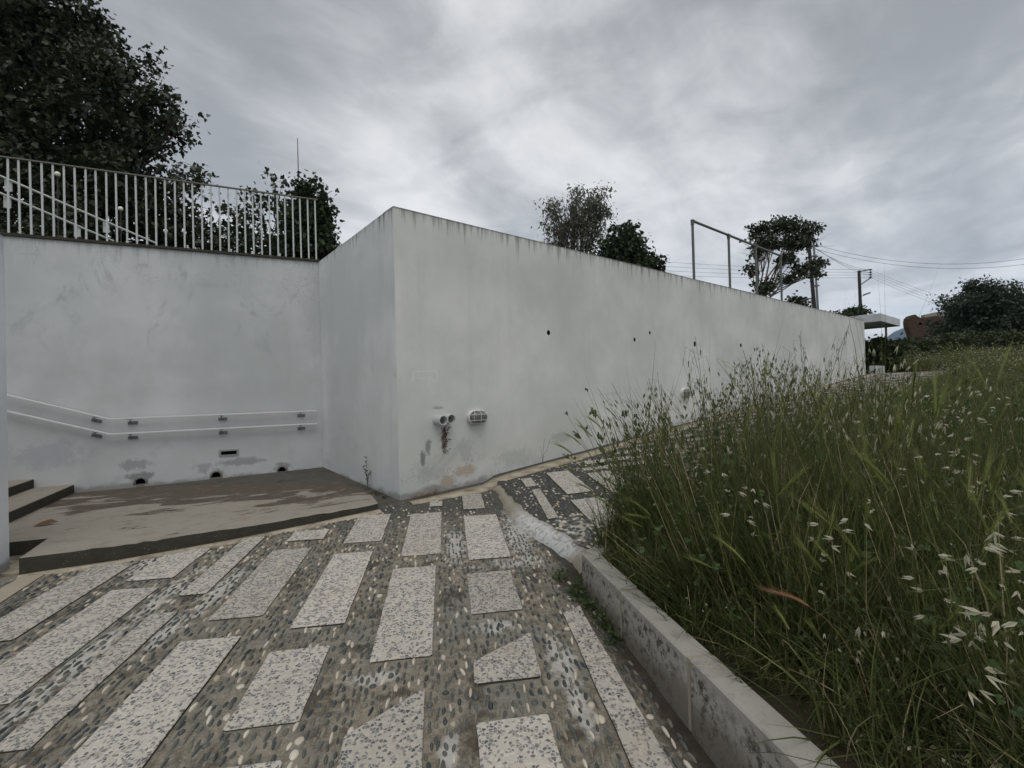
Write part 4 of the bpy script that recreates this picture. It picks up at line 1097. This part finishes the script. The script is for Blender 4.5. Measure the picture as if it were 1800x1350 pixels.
for i in range(2):                                    # broad leaved weeds
    mb = MB()
    for k in range(22):
        az = rng.uniform(0, 6.28); pts = stem_curve(rng.uniform(.12, .55), .5, az, 4, .25); ribbon(mb, pts, .0016, 0); e = pts[-1]; r_ = rng.uniform(.010, .026)
        nz = np.array([rng.normal(0, .4), rng.normal(0, .4), 1.]); nz /= np.linalg.norm(nz); x = np.cross(nz, (0, 1, .1)); x /= np.linalg.norm(x); y = np.cross(nz, x)
        v = [e] + [e + (x * math.cos(a) + y * math.sin(a)) * r_ * (1 + .12 * math.cos(5 * a)) + nz * .006 * math.sin(2.5 * a) for a in np.linspace(0, 5.8, 12)]
        mb.add(v, [(0, j, j + 1) for j in range(1, 12)], 1)
    v, f, mi = tuft(20, .1, .1, .3, .003, .006, .6, .05); mb.add(v, f, 0)
    source('g4%d' % i, (mb.v, mb.f, mb.m), [G_blade, G_weed])
for i in range(3):                                    # ripe oats with pale husks
    mb = MB(); v, f, mi = tuft(30, .10, .3, .7, .002, .004, .3, .05); mb.v, mb.f, mb.m = list(map(tuple, v)), list(f), list(mi)
    for k in range(2):
        st, sp = oat_parts(rng.uniform(.6, .9), rng.uniform(.35, .8), rng.uniform(0, 6.28), 9, .03, .5)
        off = np.array([rng.normal(0, .05), rng.normal(0, .05), 0]); mb.add([np.array(p) + off for p in st.v], st.f, 0)
        for e in sp: husk(mb, e + off, rng.uniform(.026, .040), 2 if rng.random() < .5 else 3, rng.uniform(.3, .8))
    source('g5%d' % i, (mb.v, mb.f, mb.m), [G_blade, G_dry, G_spk, G_spg])
for i in range(3):                                    # long arching blades
    v, f, mi = tuft(9, .06, .5, .9, .0025, .005, .75, .04); source('g6%d' % i, (v, f, mi), [G_blade, G_dry])
NSRC = len(src.objects)

def grass_group():
    ng = bpy.data.node_groups.new('grass on points', 'GeometryNodeTree')
    ng.interface.new_socket('Geometry', in_out='INPUT', socket_type='NodeSocketGeometry'); ng.interface.new_socket('Geometry', in_out='OUTPUT', socket_type='NodeSocketGeometry')
    nd = ng.nodes; gi = nd.new('NodeGroupInput'); go = nd.new('NodeGroupOutput'); ip = nd.new('GeometryNodeInstanceOnPoints'); ci = nd.new('GeometryNodeCollectionInfo')
    ci.inputs['Collection'].default_value = src; ci.inputs['Separate Children'].default_value = True; ci.inputs['Reset Children'].default_value = True
    ip.inputs['Pick Instance'].default_value = True
    def attr(nm, ty):
        a_ = nd.new('GeometryNodeInputNamedAttribute'); a_.data_type = ty; a_.inputs['Name'].default_value = nm; return a_.outputs['Attribute']
    L = ng.links.new
    L(gi.outputs[0], ip.inputs['Points']); L(ci.outputs[0], ip.inputs['Instance']); L(attr('kind', 'INT'), ip.inputs['Instance Index'])
    L(attr('rot', 'FLOAT_VECTOR'), ip.inputs['Rotation']); L(attr('scl', 'FLOAT_VECTOR'), ip.inputs['Scale']); L(ip.outputs[0], go.inputs[0])
    return ng
NG = grass_group()
def grass(name, P, kind, scl, tilt=.3):
    me = bpy.data.meshes.new(name); me.from_pydata([tuple(p) for p in P], [], [])
    n_ = len(P); a_ = me.attributes.new('kind', 'INT', 'POINT'); a_.data.foreach_set('value', np.asarray(kind, np.int32))
    r_ = np.c_[rng.normal(0, tilt, n_), rng.normal(0, tilt, n_), rng.uniform(0, 6.28, n_)]
    a_ = me.attributes.new('rot', 'FLOAT_VECTOR', 'POINT'); a_.data.foreach_set('vector', r_.astype(np.float32).ravel())
    a_ = me.attributes.new('scl', 'FLOAT_VECTOR', 'POINT'); a_.data.foreach_set('vector', np.asarray(scl, np.float32).ravel())
    o = link(name, me); md = o.modifiers.new('grass', 'NODES'); md.node_group = NG
    return tag(o, kind='stuff')
def field_points():
    """points over the bed, thinner with distance"""
    out = []
    for (r0, r1, dens) in ((.9, 4.5, 105), (4.5, 9, 55), (9, 18, 17), (18, 45, 4.0), (45, 90, .8)):
        n_ = int(dens * (2 * r1) ** 2); X = rng.uniform(-r1, r1, n_); Y = rng.uniform(-2 if r1 < 10 else 0, r1, n_); r = np.hypot(X, Y)
        t_, s_ = ts(X, Y); kd = (X - KT[0]) * KN[0] + (Y - KT[1]) * KN[1]
        ok = (r >= r0) & (r < r1) & (kd > .20) & ((s_ > 3.12) | ((t_ > 20.7) & (s_ > .9))) & (X / np.maximum(Y, .2) < 1.6)
        out.append(np.c_[X[ok], Y[ok]])
    return np.concatenate(out)
rng = np.random.default_rng(23)
FP = field_points()
clump = np.sin(FP[:, 0] * 8.3 + 2 * np.sin(FP[:, 1] * 4.1)) * np.cos(FP[:, 1] * 7.1 + 1.7 * np.sin(FP[:, 0] * 5.2))
keep_ = (clump > -.55) | (np.hypot(FP[:, 0], FP[:, 1]) > 7) | (rng.random(len(FP)) < .35); FP, clump = FP[keep_], clump[keep_]
X, Y = FP[:, 0], FP[:, 1]; r = np.hypot(X, Y); n_ = len(X)
patch = np.sin(X * 1.9 + 2) * np.cos(Y * 1.5) + .6 * np.sin(X * .6 - Y * .8)
u = rng.random(n_) + .16 * patch
kind = np.select([u < .38, u < .62, u < .76, u < .84], [rng.integers(0, 4, n_), rng.integers(4, 6, n_), rng.integers(6, 10, n_), rng.integers(12, 14, n_)], rng.integers(10, 12, n_))
ripe = np.sin(X * 1.1 - Y * .6 + 1.3) + np.sin(Y * 1.7 + X * .4) + rng.normal(0, .7, n_) + np.interp(r, [1, 3, 8, 14, 22], [-.9, -.1, .45, .6, 1.6])
kind = np.where((ripe > 1.95) & (u < .84), rng.integers(14, 17, n_), kind)
kind = np.where(rng.random(n_) < np.interp(r, [0, 2, 4, 8], [.05, .06, .06, .0]), rng.integers(17, 20, n_), kind)
t_, s_ = ts(X, Y); kd_ = (X - KT[0]) * KN[0] + (Y - KT[1]) * KN[1]
hs = np.where((rng.random(n_) < .10) & (kind >= 6) & (kind < 14) & (r > 3.2) & (r < 9), rng.uniform(1.12, 1.32, n_), rng.uniform(.50, 1.15, n_)) * (1.0 + .20 * patch)
hs *= np.interp(r, [.9, 1.6, 2.6, 4.5], [.62, .80, .95, 1.12]) ; hs *= np.interp(r, [8, 12, 30, 80], [1, 1.0, 1.15, 1.4]) * (1 + .24 * clump * (r < 9))
hs *= 1 + .62 * 1.35 * sm((t_ + .9) / 1.0) * sm((6.2 - s_) / 2.4) * sm((3.6 - t_) / 2.6)
hs *= 1.06 - .08 * sm((t_ - 2.2) / 2.5)
hs *= 1 - .20 * sm((t_ - 5.5) / 4) * sm((5.0 - s_) / 1.6)
hs *= 1 + .30 * sm((s_ - 5.5) / 3) * sm((r - 5) / 3)
bush = rng.random(n_) < .05 * (r > 1.8) * (r < 9)
kind = np.where(bush, rng.integers(12, 14, n_), kind); hs = np.where(bush, hs * 1.35, hs)
hs *= .55 + .45 * sm((kd_ - .15) / .45)
wsc = np.interp(r, [0, 6, 18, 45, 90], [.9, 1.1, 1.7, 3.0, 6])
grass('wild_grass', np.c_[X, Y, field_z(X, Y)], kind, np.c_[wsc, wsc, hs])

# --- single oat plants that stand out against the wall, and barley ears that lean over the kerb
def oat_plant(x, y, z, h, bend, az, nsp, size, label, pale=.25, dark=True, group='wild oats standing along the ramp kerb'):
    t = thing('wild_oat', label, 'oat plant', (x, y, z), 0, group)
    st, sp = oat_parts(h, bend, az, nsp, size, pale); st.build('stem', G_blade, t)
    v, f, mi = tuft(7, .02, .25, .55, .002, .004, .4, .1); link('leaf', pymesh('leaf', v, f, False, mi), [G_blade, G_dry], t)
    for e in sp:
        mb = MB(); husk(mb, np.zeros(3), size * rng.uniform(.8, 1.2), 0)
        link('spikelet', pymesh('spikelet', mb.v, mb.f), G_spk if rng.random() < pale else G_spg, t, tuple(e))
for i in range(44):
    tt_ = [.1, .2, .3, .45, .5, .6, .7, .9, 1.1, 1.2, 1.4, 1.6, 2.2, 3.1, .35, .55, .8, 1.0, 1.3, 1.5, 1.7, 1.9, 2.1, 2.3, 2.5, 2.6, 2.8, 3.0, 3.2, 3.4, 3.6, 3.8, 2.05, 4.4, 2.15, 2.45, 5.4, 2.9, 6.3, 3.3, 7.5, 1.75, 9.0, .95][i]
    x, y = from_ts(tt_, 3.30 + rng.uniform(0, .35)); hh = np.interp(tt_, [0, 1.2, 2.5, 4, 6, 10], [1.05, 1.2, 1.4, 1.15, .9, .75]) * rng.uniform(.88, 1.12)
    oat_plant(x, y, float(field_z(x, y)), hh, rng.uniform(.2, .55), math.pi + rng.normal(-.2, .8), int(rng.integers(18, 30)), .046, 'slender wild oat with drooping husks against the white wall', .12)
def barley_plant(x, y, z, h, bend, az, label, m=G_bar, earl=.14, group='green barley ears leaning over the kerb tip'):
    t = thing('wild_barley', label, 'barley plant', (x, y, z), 0, group)
    pts = stem_curve(h, bend, az, 10); mb = MB(); ribbon(mb, pts, .0018); mb.build('stem', G_blade if m is G_bar else G_red, t)
    d_ = pts[-1] - pts[-2]; d_ /= np.linalg.norm(d_); e = pts[-1]; mb = MB(); g = np.array([0, 0, -1.0])
    ep = [e]
    for k in range(4): d_ = d_ + g * .12; d_ /= np.linalg.norm(d_); ep.append(ep[-1] + d_ * earl / 4)
    ear(mb, ep, 0, .11); mb.build('ear', m, t)
    v, f, mi = tuft(4, .015, .25, .5, .003, .005, .5, .1); link('leaf', pymesh('leaf', v, f, False, mi), [G_blade, G_dry], t)
for (x, y, h, b, az) in ((.66, 3.62, .80, .85, 3.0), (.74, 3.72, .85, .8, 2.8), (.84, 3.80, .9, .75, 2.7), (.95, 3.92, .95, .7, 2.9), (.64, 3.42, .70, .9, 3.3), (1.1, 4.05, 1.0, .6, 2.8), (.70, 3.52, .9, .45, 2.6), (.88, 3.70, 1.0, .5, 3.2), (.72, 3.36, .55, .9, 2.9), (.80, 3.55, .62, .8, 2.6), (.86, 3.25, .60, .75, 3.3), (.92, 3.62, .66, .6, 2.4), (1.0, 3.4, .62, .7, 2.8), (.78, 3.15, .5, .85, 3.0), (1.10, 3.55, .7, .5, 1.2),
                         (1.15, 3.2, .62, .7, -.6), (1.3, 3.3, .62, .75, -.9), (1.42, 3.4, .66, .6, .2), (.95, 2.9, .5, .8, 2.7), (1.5, 2.9, .6, .8, -.5), (1.25, 2.6, .5, .8, 1.1), (1.35, 2.2, .48, .9, .6), (1.1, 2.05, .46, .85, 2.2)):
    barley_plant(x, y, float(field_z(x, y)), h, b, az, 'arching green barley ear leaning out by the kerb tip')
barley_plant(1.15, 1.55, .36, .58, 1.05, 2.75, 'reddish dry barley ear hanging over the kerb front', G_red, .08, None)
def ripe_oat(x, y, z, h, az, n_, label):
    t = thing('ripe_oat', label, 'oat plant', (x, y, z), 0, 'bleached oat sprays among the dark grass')
    pts = stem_curve(h, .6, az, 8); mb = MB(); ribbon(mb, pts, .0016); mb.build('stem', G_blade, t)
    for k in range(n_):
        p = pts[-1 - (k % 4)]; a = rng.uniform(0, 6.28); e = p + np.array([math.cos(a) * .04, math.sin(a) * .04, rng.uniform(-.02, .02)])
        mb = MB(); husk(mb, np.zeros(3), rng.uniform(.036, .050), 0, .55, (math.cos(a), math.sin(a), rng.uniform(-.6, .1)))
        link('spikelet', pymesh('spikelet', mb.v, mb.f), G_spk, t, tuple(e))
for i in range(50):
    y = rng.uniform(1.25, 4.6); x = rng.uniform(.28 + (5 - y) * .1 + .45, 1.06 * y + .1)
    tq, sq = ts(x, y)
    if sq < 3.35: continue
    k = np.interp(math.hypot(x, y), [.9, 1.6, 2.6, 4.5], [.62, .80, .95, 1.12])
    ripe_oat(x, y, float(field_z(x, y)), rng.uniform(.68, .92) * k, rng.uniform(0, 6.28), int(rng.integers(5, 9)), 'bleached papery oat spray standing above the dark grass')

# --- small weeds in the joints
def weed_tuft(label, pts, leaf, n_, m, hgt, group=None):
    t = thing('weed', label, 'weed', (*pts[0][:2], float(pts[0][2])), 0, group); P = []
    for (x, y, z, r_) in pts:
        q = rng.normal(0, 1, (n_, 3)) * np.array([r_ * .5, r_ * .5, hgt * .35]); q[:, 2] = np.abs(q[:, 2]) + .005; P.append(q + np.array([x, y, z]))
    P = np.concatenate(P) - np.array(pts[0][:3]); o = scatter('foliage', LEAF4, P, leaf * rng.uniform(.5, 1.3, len(P)), .7, rand_rot(len(P), .3), m, t); tag(o, kind='stuff')
    mb = MB()
    for q in P[::6]: mb.tube([(q[0] * .8, q[1] * .8, 0), tuple(q)], .0012, 4)
    mb.build('stem', G_blade, t)
weed_tuft('green weeds clinging to the outer side of the kerb tip', [(*(KT + KA * k - KN * (.05 + .02 * math.sin(k * 9))), float(path_z(*(KT + KA * k - KN * .05))) , .07) for k in (.02, .1, .18, .3, .42, .55, .7)] + [(.33, 3.62, .19, .06)], .028, 60, G_weed, .10)
weed_tuft('low moss and weeds along the foot of the short wall face', [(CORNER[0] - N[0] * k + -.06, CORNER[1] - N[1] * k - .05, .30, .06) for k in (.25, .45, .6, .8, 1.0, 1.15, 1.35)], .018, 60, G_ivy if False else L_ivy, .05)
weed_tuft('brown dry weeds at the foot of the wall corner', [(*from_ts(k, .10), .30 + GR * k, .05) for k in (.15, .25, .36, .46)], .016, 60, G_red, .07)
t = thing('dry_weed', 'thin dry stalk rising beside the base of the long wall', 'weed', (*from_ts(2.36, .10), .46))
mb = MB()
for az, h, b in ((.5, .42, .25), (2.8, .28, .2), (.2, .22, .6)): ribbon(mb, stem_curve(h, b, az), .0028)
for i in range(10): husk(mb, np.array([.06 + .03 * i / 4, .02, .20 + .022 * i]), .022, 0)
mb.build('stem', G_spg, t)
t = thing('dry_weed', 'small dark sprig growing against the short wall face', 'weed', (CORNER[0] - N[0] * .85 - .04, CORNER[1] - N[1] * .85 - .04, .34))
mb = MB()
for az, h, b in ((2.2, .42, .15), (3.5, .3, .3), (.8, .22, .5)):
    pts = stem_curve(h, b, az); ribbon(mb, pts, .0022)
    for p in pts[3:]:
        for k in range(4): husk(mb, p, .03, 0, .6, rng.normal(0, 1, 3))
mb.build('stem', L_ivy, t)

# ================================================================== far things
def prism_thing(name, parent, poly, z0, z1, m, bevel=0): mb = MB(); mb.prism(poly, z0, z1); return mb.build(name, m, parent, bevel=bevel)
def canopy():
    x, y, _ = at(1548, 556, 22.0); t = thing('canopy_building', 'flat white concrete canopy on posts past the far wall end', 'building', (x, y, 0), ang_main)
    prism_thing('roof_slab', t, [(0, 0), (3.75, 0), (3.75, 8), (0, 8)], 4.33, 4.70, m_cover, .01)
    prism_thing('wall', t, [(.6, 1.2), (1.6, 1.2), (1.6, 7.8), (.6, 7.8)], 1.5, 4.326, m_cover)
    for px, py in ((3.3, .5), (3.3, 6.5)):
        mb = MB(); mb.tube([(px, py, 1.4), (px, py, 4.33)], .05, 8); mb.build('post', m_rail_dark, t)
canopy()
x, y, _ = at(1536, 640, 21.5)
t = thing('low_wall', 'short white block wall just past the far wall end', 'wall', (x, y, 0), ang_main); mb = MB(); mb.box((.5, 0, 1.80), (.8, .12, .45)); mb.build('wall_face', m_cover, t, bevel=.01)
x, y, _ = at(1583, 612, 25)
t = thing('white_post', 'slim white post beside the far hedge', 'post', (x, y, 1.6)); mb = MB(); mb.tube([(0, 0, 0), (0, 0, 1.72)], .055, 8); mb.build('shaft', m_lampw, t)
mb = MB(); mb.lathe([(.07, 1.72), (.07, 1.76), (.001, 1.79)], 8); mb.build('cap', m_lampw, t)

def ruin():
    c = at(1597, 600, 46); t = thing('ruined_building', 'roofless red brick ruin with an arched opening beside the large shrub', 'ruin', (c[0], c[1], 0), R(-12))
    top = [(.0, 7.1), (.08, 7.45), (.3, 7.72), (.6, 7.78), (.85, 7.62), (1.05, 7.5), (1.6, 7.45), (2.3, 7.55), (3.0, 7.45), (3.9, 7.6), (5.0, 7.5), (9, 7.6)]
    outline = [(.35, 1), (9, 1)] + top[::-1] + [(.02, 6.6), (.22, 6.0), (.35, 5.2), (.22, 3.2)]
    outline = [(px_ + random.uniform(-.03, .03), pz_ + random.uniform(-.03, .03)) for px_, pz_ in outline]
    arch = [(1.55, 3.6), (3.3, 3.6), (3.3, 5.6), (3.1, 6.3), (2.7, 6.55), (2.3, 6.3), (1.95, 5.6)]
    holes = [arch] + [circle(xh, 6.95 + .1 * math.sin(xh * 4), .17, 7, .8, .25) for xh in (1.05, 1.85, 2.65, 3.45, 4.3)]
    wall_panel('wall_face', outline, holes, .8, m_brick, t, (0, 0, 0), 0, .7)
    mb = MB(); mb.prism([(1.45, .06), (2.2, .06), (3.0, .06), (4.0, .06), (9.5, .06), (9.5, .7), (1.5, .7)], 7.3, lambda x, y: 7.62 + .10 * x + .08 * math.sin(x * 4)); mb.build('rubble_top', m_plast, t)
    mb = MB(); mb.add([(1.75, .05, 4.3), (2.1, .05, 4.2), (3.25, .05, 6.1), (3.05, .05, 6.4), (1.75, .3, 4.3), (2.1, .3, 4.2), (3.25, .3, 6.1), (3.05, .3, 6.4)], [(0, 1, 2, 3), (7, 6, 5, 4), (0, 4, 5, 1), (1, 5, 6, 2), (2, 6, 7, 3), (3, 7, 4, 0)]); mb.build('fallen_beam', m_plast, t)
    mb = MB(); mb.box((6.2, 2.8, 3.6), (3.0, 1.9, 2.6)); mb.build('rear_wall', m_brick, t)
ruin()

# utility poles, lamp, wires
def pole1():
    b = at(1433, 560, 33); tpt = at(1420, 408, 33); t = thing('utility_pole', 'dark leaning timber pole with a boxed top before the open tree', 'pole', (b[0], b[1], 3.6))
    o = Vector((b[0], b[1], 3.6)); T = Vector(tpt) - o
    mb = MB(); mb.tube([(.15, 0, -.3), tuple(T)], [.15, .10], 8); mb.build('shaft', m_wood, t)
    mb = MB(); mb.box((T.x - .05, T.y, T.z - .35), (.18, .16, .34), .2); mb.lathe([(.2, T.z + .02), (.05, T.z + .20)], 8, (T.x - .05, T.y, 0)); mb.build('pole_box', m_wood, t)
    mb = MB(); mb.box((T.x + .2, T.y, T.z - 1.0), (.5, .05, .05)); mb.build('crossarm', m_wood, t)
    return o + T
P1 = pole1()
b = at(1441, 560, 32); q = at(1429, 408, 32)
t = thing('conduit_pole', 'thin grey pole standing close to the dark leaning pole', 'pole', (b[0], b[1], 3.6)); T = Vector(q) - Vector((b[0], b[1], 3.6))
mb = MB(); mb.tube([(0, 0, -.3), tuple(T)], [.075, .065], 8); mb.build('shaft', m_galv, t)
mb = MB()
for k in (.3, .55, .8): p = T * k; mb.box(tuple(p), (.12, .12, .05))
mb.build('clamp', m_galv, t)
def pole2():
    tpt = Vector(at(1510, 476, 50)); b = at(1514, 560, 50); t = thing('utility_pole', 'dark upright pole with side insulators and a street lamp behind the canopy', 'pole', (b[0], b[1], 1.4)); o = Vector((b[0], b[1], 1.4)); T = tpt - o
    k = 50 / FPX
    mb = MB(); mb.tube([(0, 0, -.3), tuple(T)], [.19, .14], 8); mb.build('shaft', m_wood, t)
    A_ = T + Vector((20 * k, 0, .12)); mb = MB(); mb.tube([tuple(T - Vector((0, 0, .1))), tuple(A_)], .06, 6); mb.tube([tuple(T - Vector((0, 0, 26 * k))), tuple(T + Vector((20 * k, 0, -13 * k)))], .05, 6); arm = mb.build('bracket_arm', m_wood, t)
    ends = []
    for i in range(4):
        z = A_.z - .05 - i * 4.4 * k; mb = MB(); mb.lathe([(.02, z + .10), (.15, z + .05), (.15, z - .02), (.05, z - .06), (.02, z - .14)], 8, (A_.x, A_.y, 0)); mb.build('insulator', m_insul, arm); ends.append(o + Vector((A_.x, A_.y, z)))
    L0 = T - Vector((0, 0, 46 * k)); mb = MB(); mb.tube([tuple(L0), tuple(L0 + Vector((8 * k, 0, 3 * k)))], .04, 6); la = mb.build('lamp_arm', m_galv, t)
    mb = MB(); c = L0 + Vector((12 * k, 0, 5 * k)); mb.add([(c.x - .35, c.y - .13, c.z - .2), (c.x + .4, c.y - .10, c.z + .05), (c.x + .4, c.y + .10, c.z + .05), (c.x - .35, c.y + .13, c.z - .2), (c.x - .3, c.y - .08, c.z - .02), (c.x + .35, c.y - .05, c.z + .17), (c.x + .35, c.y + .05, c.z + .17), (c.x - .3, c.y + .08, c.z - .02)],
        [(3, 2, 1, 0), (4, 5, 6, 7), (0, 1, 5, 4), (1, 2, 6, 5), (2, 3, 7, 6), (3, 0, 4, 7)]); mb.build('lamp_head', m_insul, la)
    return ends
INS = pole2()
def wire(p, q, sag, label, group, r_=.012):
    p, q = Vector(p), Vector(q); pts = []
    for i in range(17): k = i / 16; w = p.lerp(q, k); w.z -= sag * 4 * k * (1 - k); pts.append(w)
    mb = MB(); mb.tube(pts, r_, 4); tag(mb.build('overhead_wire', m_wire), label, 'wire', group)
ORD = ['topmost', 'second highest', 'third highest', 'lowest']
for i, e in enumerate(INS):
    wire(e, at(1100, 455 + i * 8.5, 52), .25, ORD[i] + ' level wire from the insulator pole, passing behind the pipe railing', 'level wires behind the pipe railing')
    wire(e, at(1720, 535 + i * 6, 75), .5, ORD[i] + ' wire falling from the insulator pole towards the large shrub', 'wires falling to the shrub')
    if i < 3: wire(e, P1 + Vector((.2 + .25 * i, 0, -1.0 - .12 * i)), .35, ORD[i] + ' short wire slung between the two dark poles', 'wires between the poles')
wire(P1 + Vector((.5, 0, -.9)), at(1900, 435, 30), 1.2, 'upper long wire sweeping from the leaning pole past the open tree', 'long sweeping wires', .010)
wire(P1 + Vector((.5, 0, -1.2)), at(1900, 448, 30), 1.1, 'lower long wire sweeping from the leaning pole past the open tree', 'long sweeping wires', .010)

# small railing behind the far part of the wall
p0, p1 = Vector(at(1398, 531, 20.5)), Vector(at(1426, 524, 19.4)); t = thing('terrace_railing', 'small dark railing on the terrace by the leaning pole', 'railing', (p0.x, p0.y, 3.6)); dlt = p1 - p0
mb = MB(); mb.tube([(0, 0, p0.z - 3.6), (dlt.x, dlt.y, p1.z - 3.6)], .025, 6); mb.build('top_rail', m_rail_dark, t)
for k in np.linspace(0, 1, 6): mb = MB(); mb.tube([(dlt.x * k, dlt.y * k, 0), (dlt.x * k, dlt.y * k, p0.z - 3.6 + (p1.z - p0.z) * k)], .014, 5); mb.build('baluster', m_rail_dark, t)

# stair handrails and globe lamps on the terrace behind the balustrade
def terrace_rail(px0, py0, y0, px1, py1, y1, label):
    a_, b_ = Vector(at(px0, py0, y0)), Vector(at(px1, py1, y1)); t = thing('stair_rail', label, 'handrail', tuple(a_)); d_ = b_ - a_
    a2 = -d_.normalized() * .9; mb = MB(); mb.tube([tuple(a2), tuple(d_)], .020, 6); mb.build('bar', m_white_metal, t)
    for k in (.02, .62):
        mb = MB(); p = d_ * k; mb.box(tuple(p + Vector((.0, .06, -.11))), (.05, .012, .11), .3); mb.build('bracket', m_white_metal, t)
terrace_rail(2, 310, 8.4, 275, 428, 10.0, 'upper pale handrail sloping down behind the balustrade')
terrace_rail(2, 340, 8.4, 200, 424, 9.6, 'lower pale handrail sloping down behind the balustrade')
for i, (px, py, y, lb) in enumerate(((101, 306, 9.6, 'white globe garden lamp behind the balustrade, nearest the big tree trunk'), (212, 367, 10.6, 'middle white globe garden lamp behind the balustrade'), (291, 406, 11.6, 'white globe garden lamp behind the balustrade, lowest of three'))):
    c = at(px, py, y); t = thing('globe_lamp', lb, 'lamp', (c[0], c[1], 3.62), 0, 'globe lamps behind the balustrade'); h_ = c[2] - 3.62
    mb = MB(); mb.tube([(0, 0, 0), (0, 0, h_ - .035)], .012, 6); mb.build('lamp_post', m_wood, t)
    mb = MB(); mb.lathe([(.001, h_ - .05)] + [(.05 * math.sin(math.pi * k / 8), h_ - .05 * math.cos(math.pi * k / 8)) for k in range(1, 8)] + [(.001, h_ + .05)], 12); mb.build('globe', m_globe, t, smooth=True)
# mast over the trees
p = at(525, 332, 19); q = at(523, 243, 19); t = thing('antenna_mast', 'thin bare antenna mast rising above the round topped tree', 'mast', (p[0], p[1], 3.6))
mb = MB(); mb.tube([(0, 0, 0), (0, 0, p[2] - 3.6)], .05, 6); mb.build('mast_base', m_rail_dark, t); mb = MB(); mb.tube([(0, 0, p[2] - 3.6), (q[0] - p[0], 0, q[2] - 3.6)], [.024, .014], 6); mb.build('rod', m_rail_dark, t)

# dry brown moss and litter hanging under the pipe stubs
t = thing('dry_moss', 'strip of dry brown moss stuck to the wall beneath the pipe stubs', 'moss', (*from_ts(.66, .012), .80))
P = np.c_[rng.normal(0, 1, 150), rng.normal(0, .004, 150), rng.random(150) ** .8 * .37]; P[:, 0] = P[:, 0] * (.022 + .07 * P[:, 2]) + .01
P = np.c_[P[:, 0] * D[0] + P[:, 1] * N[0], P[:, 0] * D[1] + P[:, 1] * N[1], P[:, 2]]
tag(scatter('litter', LEAF4, P, .028 * rng.uniform(.4, 1.2, 150), .8, rand_rot(150, 0), m_moss, t), kind='stuff')

# thin air: one box round everything
mz = bpy.data.materials.new('pale air'); mz.use_nodes = True; nt = mz.node_tree
for q in list(nt.nodes):
    if q.type == 'BSDF_PRINCIPLED': nt.nodes.remove(q)
pv = nt.nodes.new('ShaderNodeVolumePrincipled'); pv.inputs['Color'].default_value = (.50, .70, 1.0, 1); pv.inputs['Density'].default_value = .00013
nt.links.new(pv.outputs[0], nt.nodes['Material Output'].inputs['Volume'])
mb = MB(); mb.box((0, 0, 350), (4400, 4400, 356)); tag(mb.build('haze', mz), kind='stuff')

t = thing('fallen_leaf', 'curled dark leaf lying on the landing near the stair', 'leaf', (-4.99, 4.92, .352), .6)
mb = MB(); mb.add([(0, 0, .004), (.05, .03, .03), (.13, .035, .05), (.20, 0, .02), (.13, -.03, .012), (.05, -.03, .008)], [(0, 1, 2, 3), (0, 3, 4, 5)]); mb.build('blade', m_moss, t)
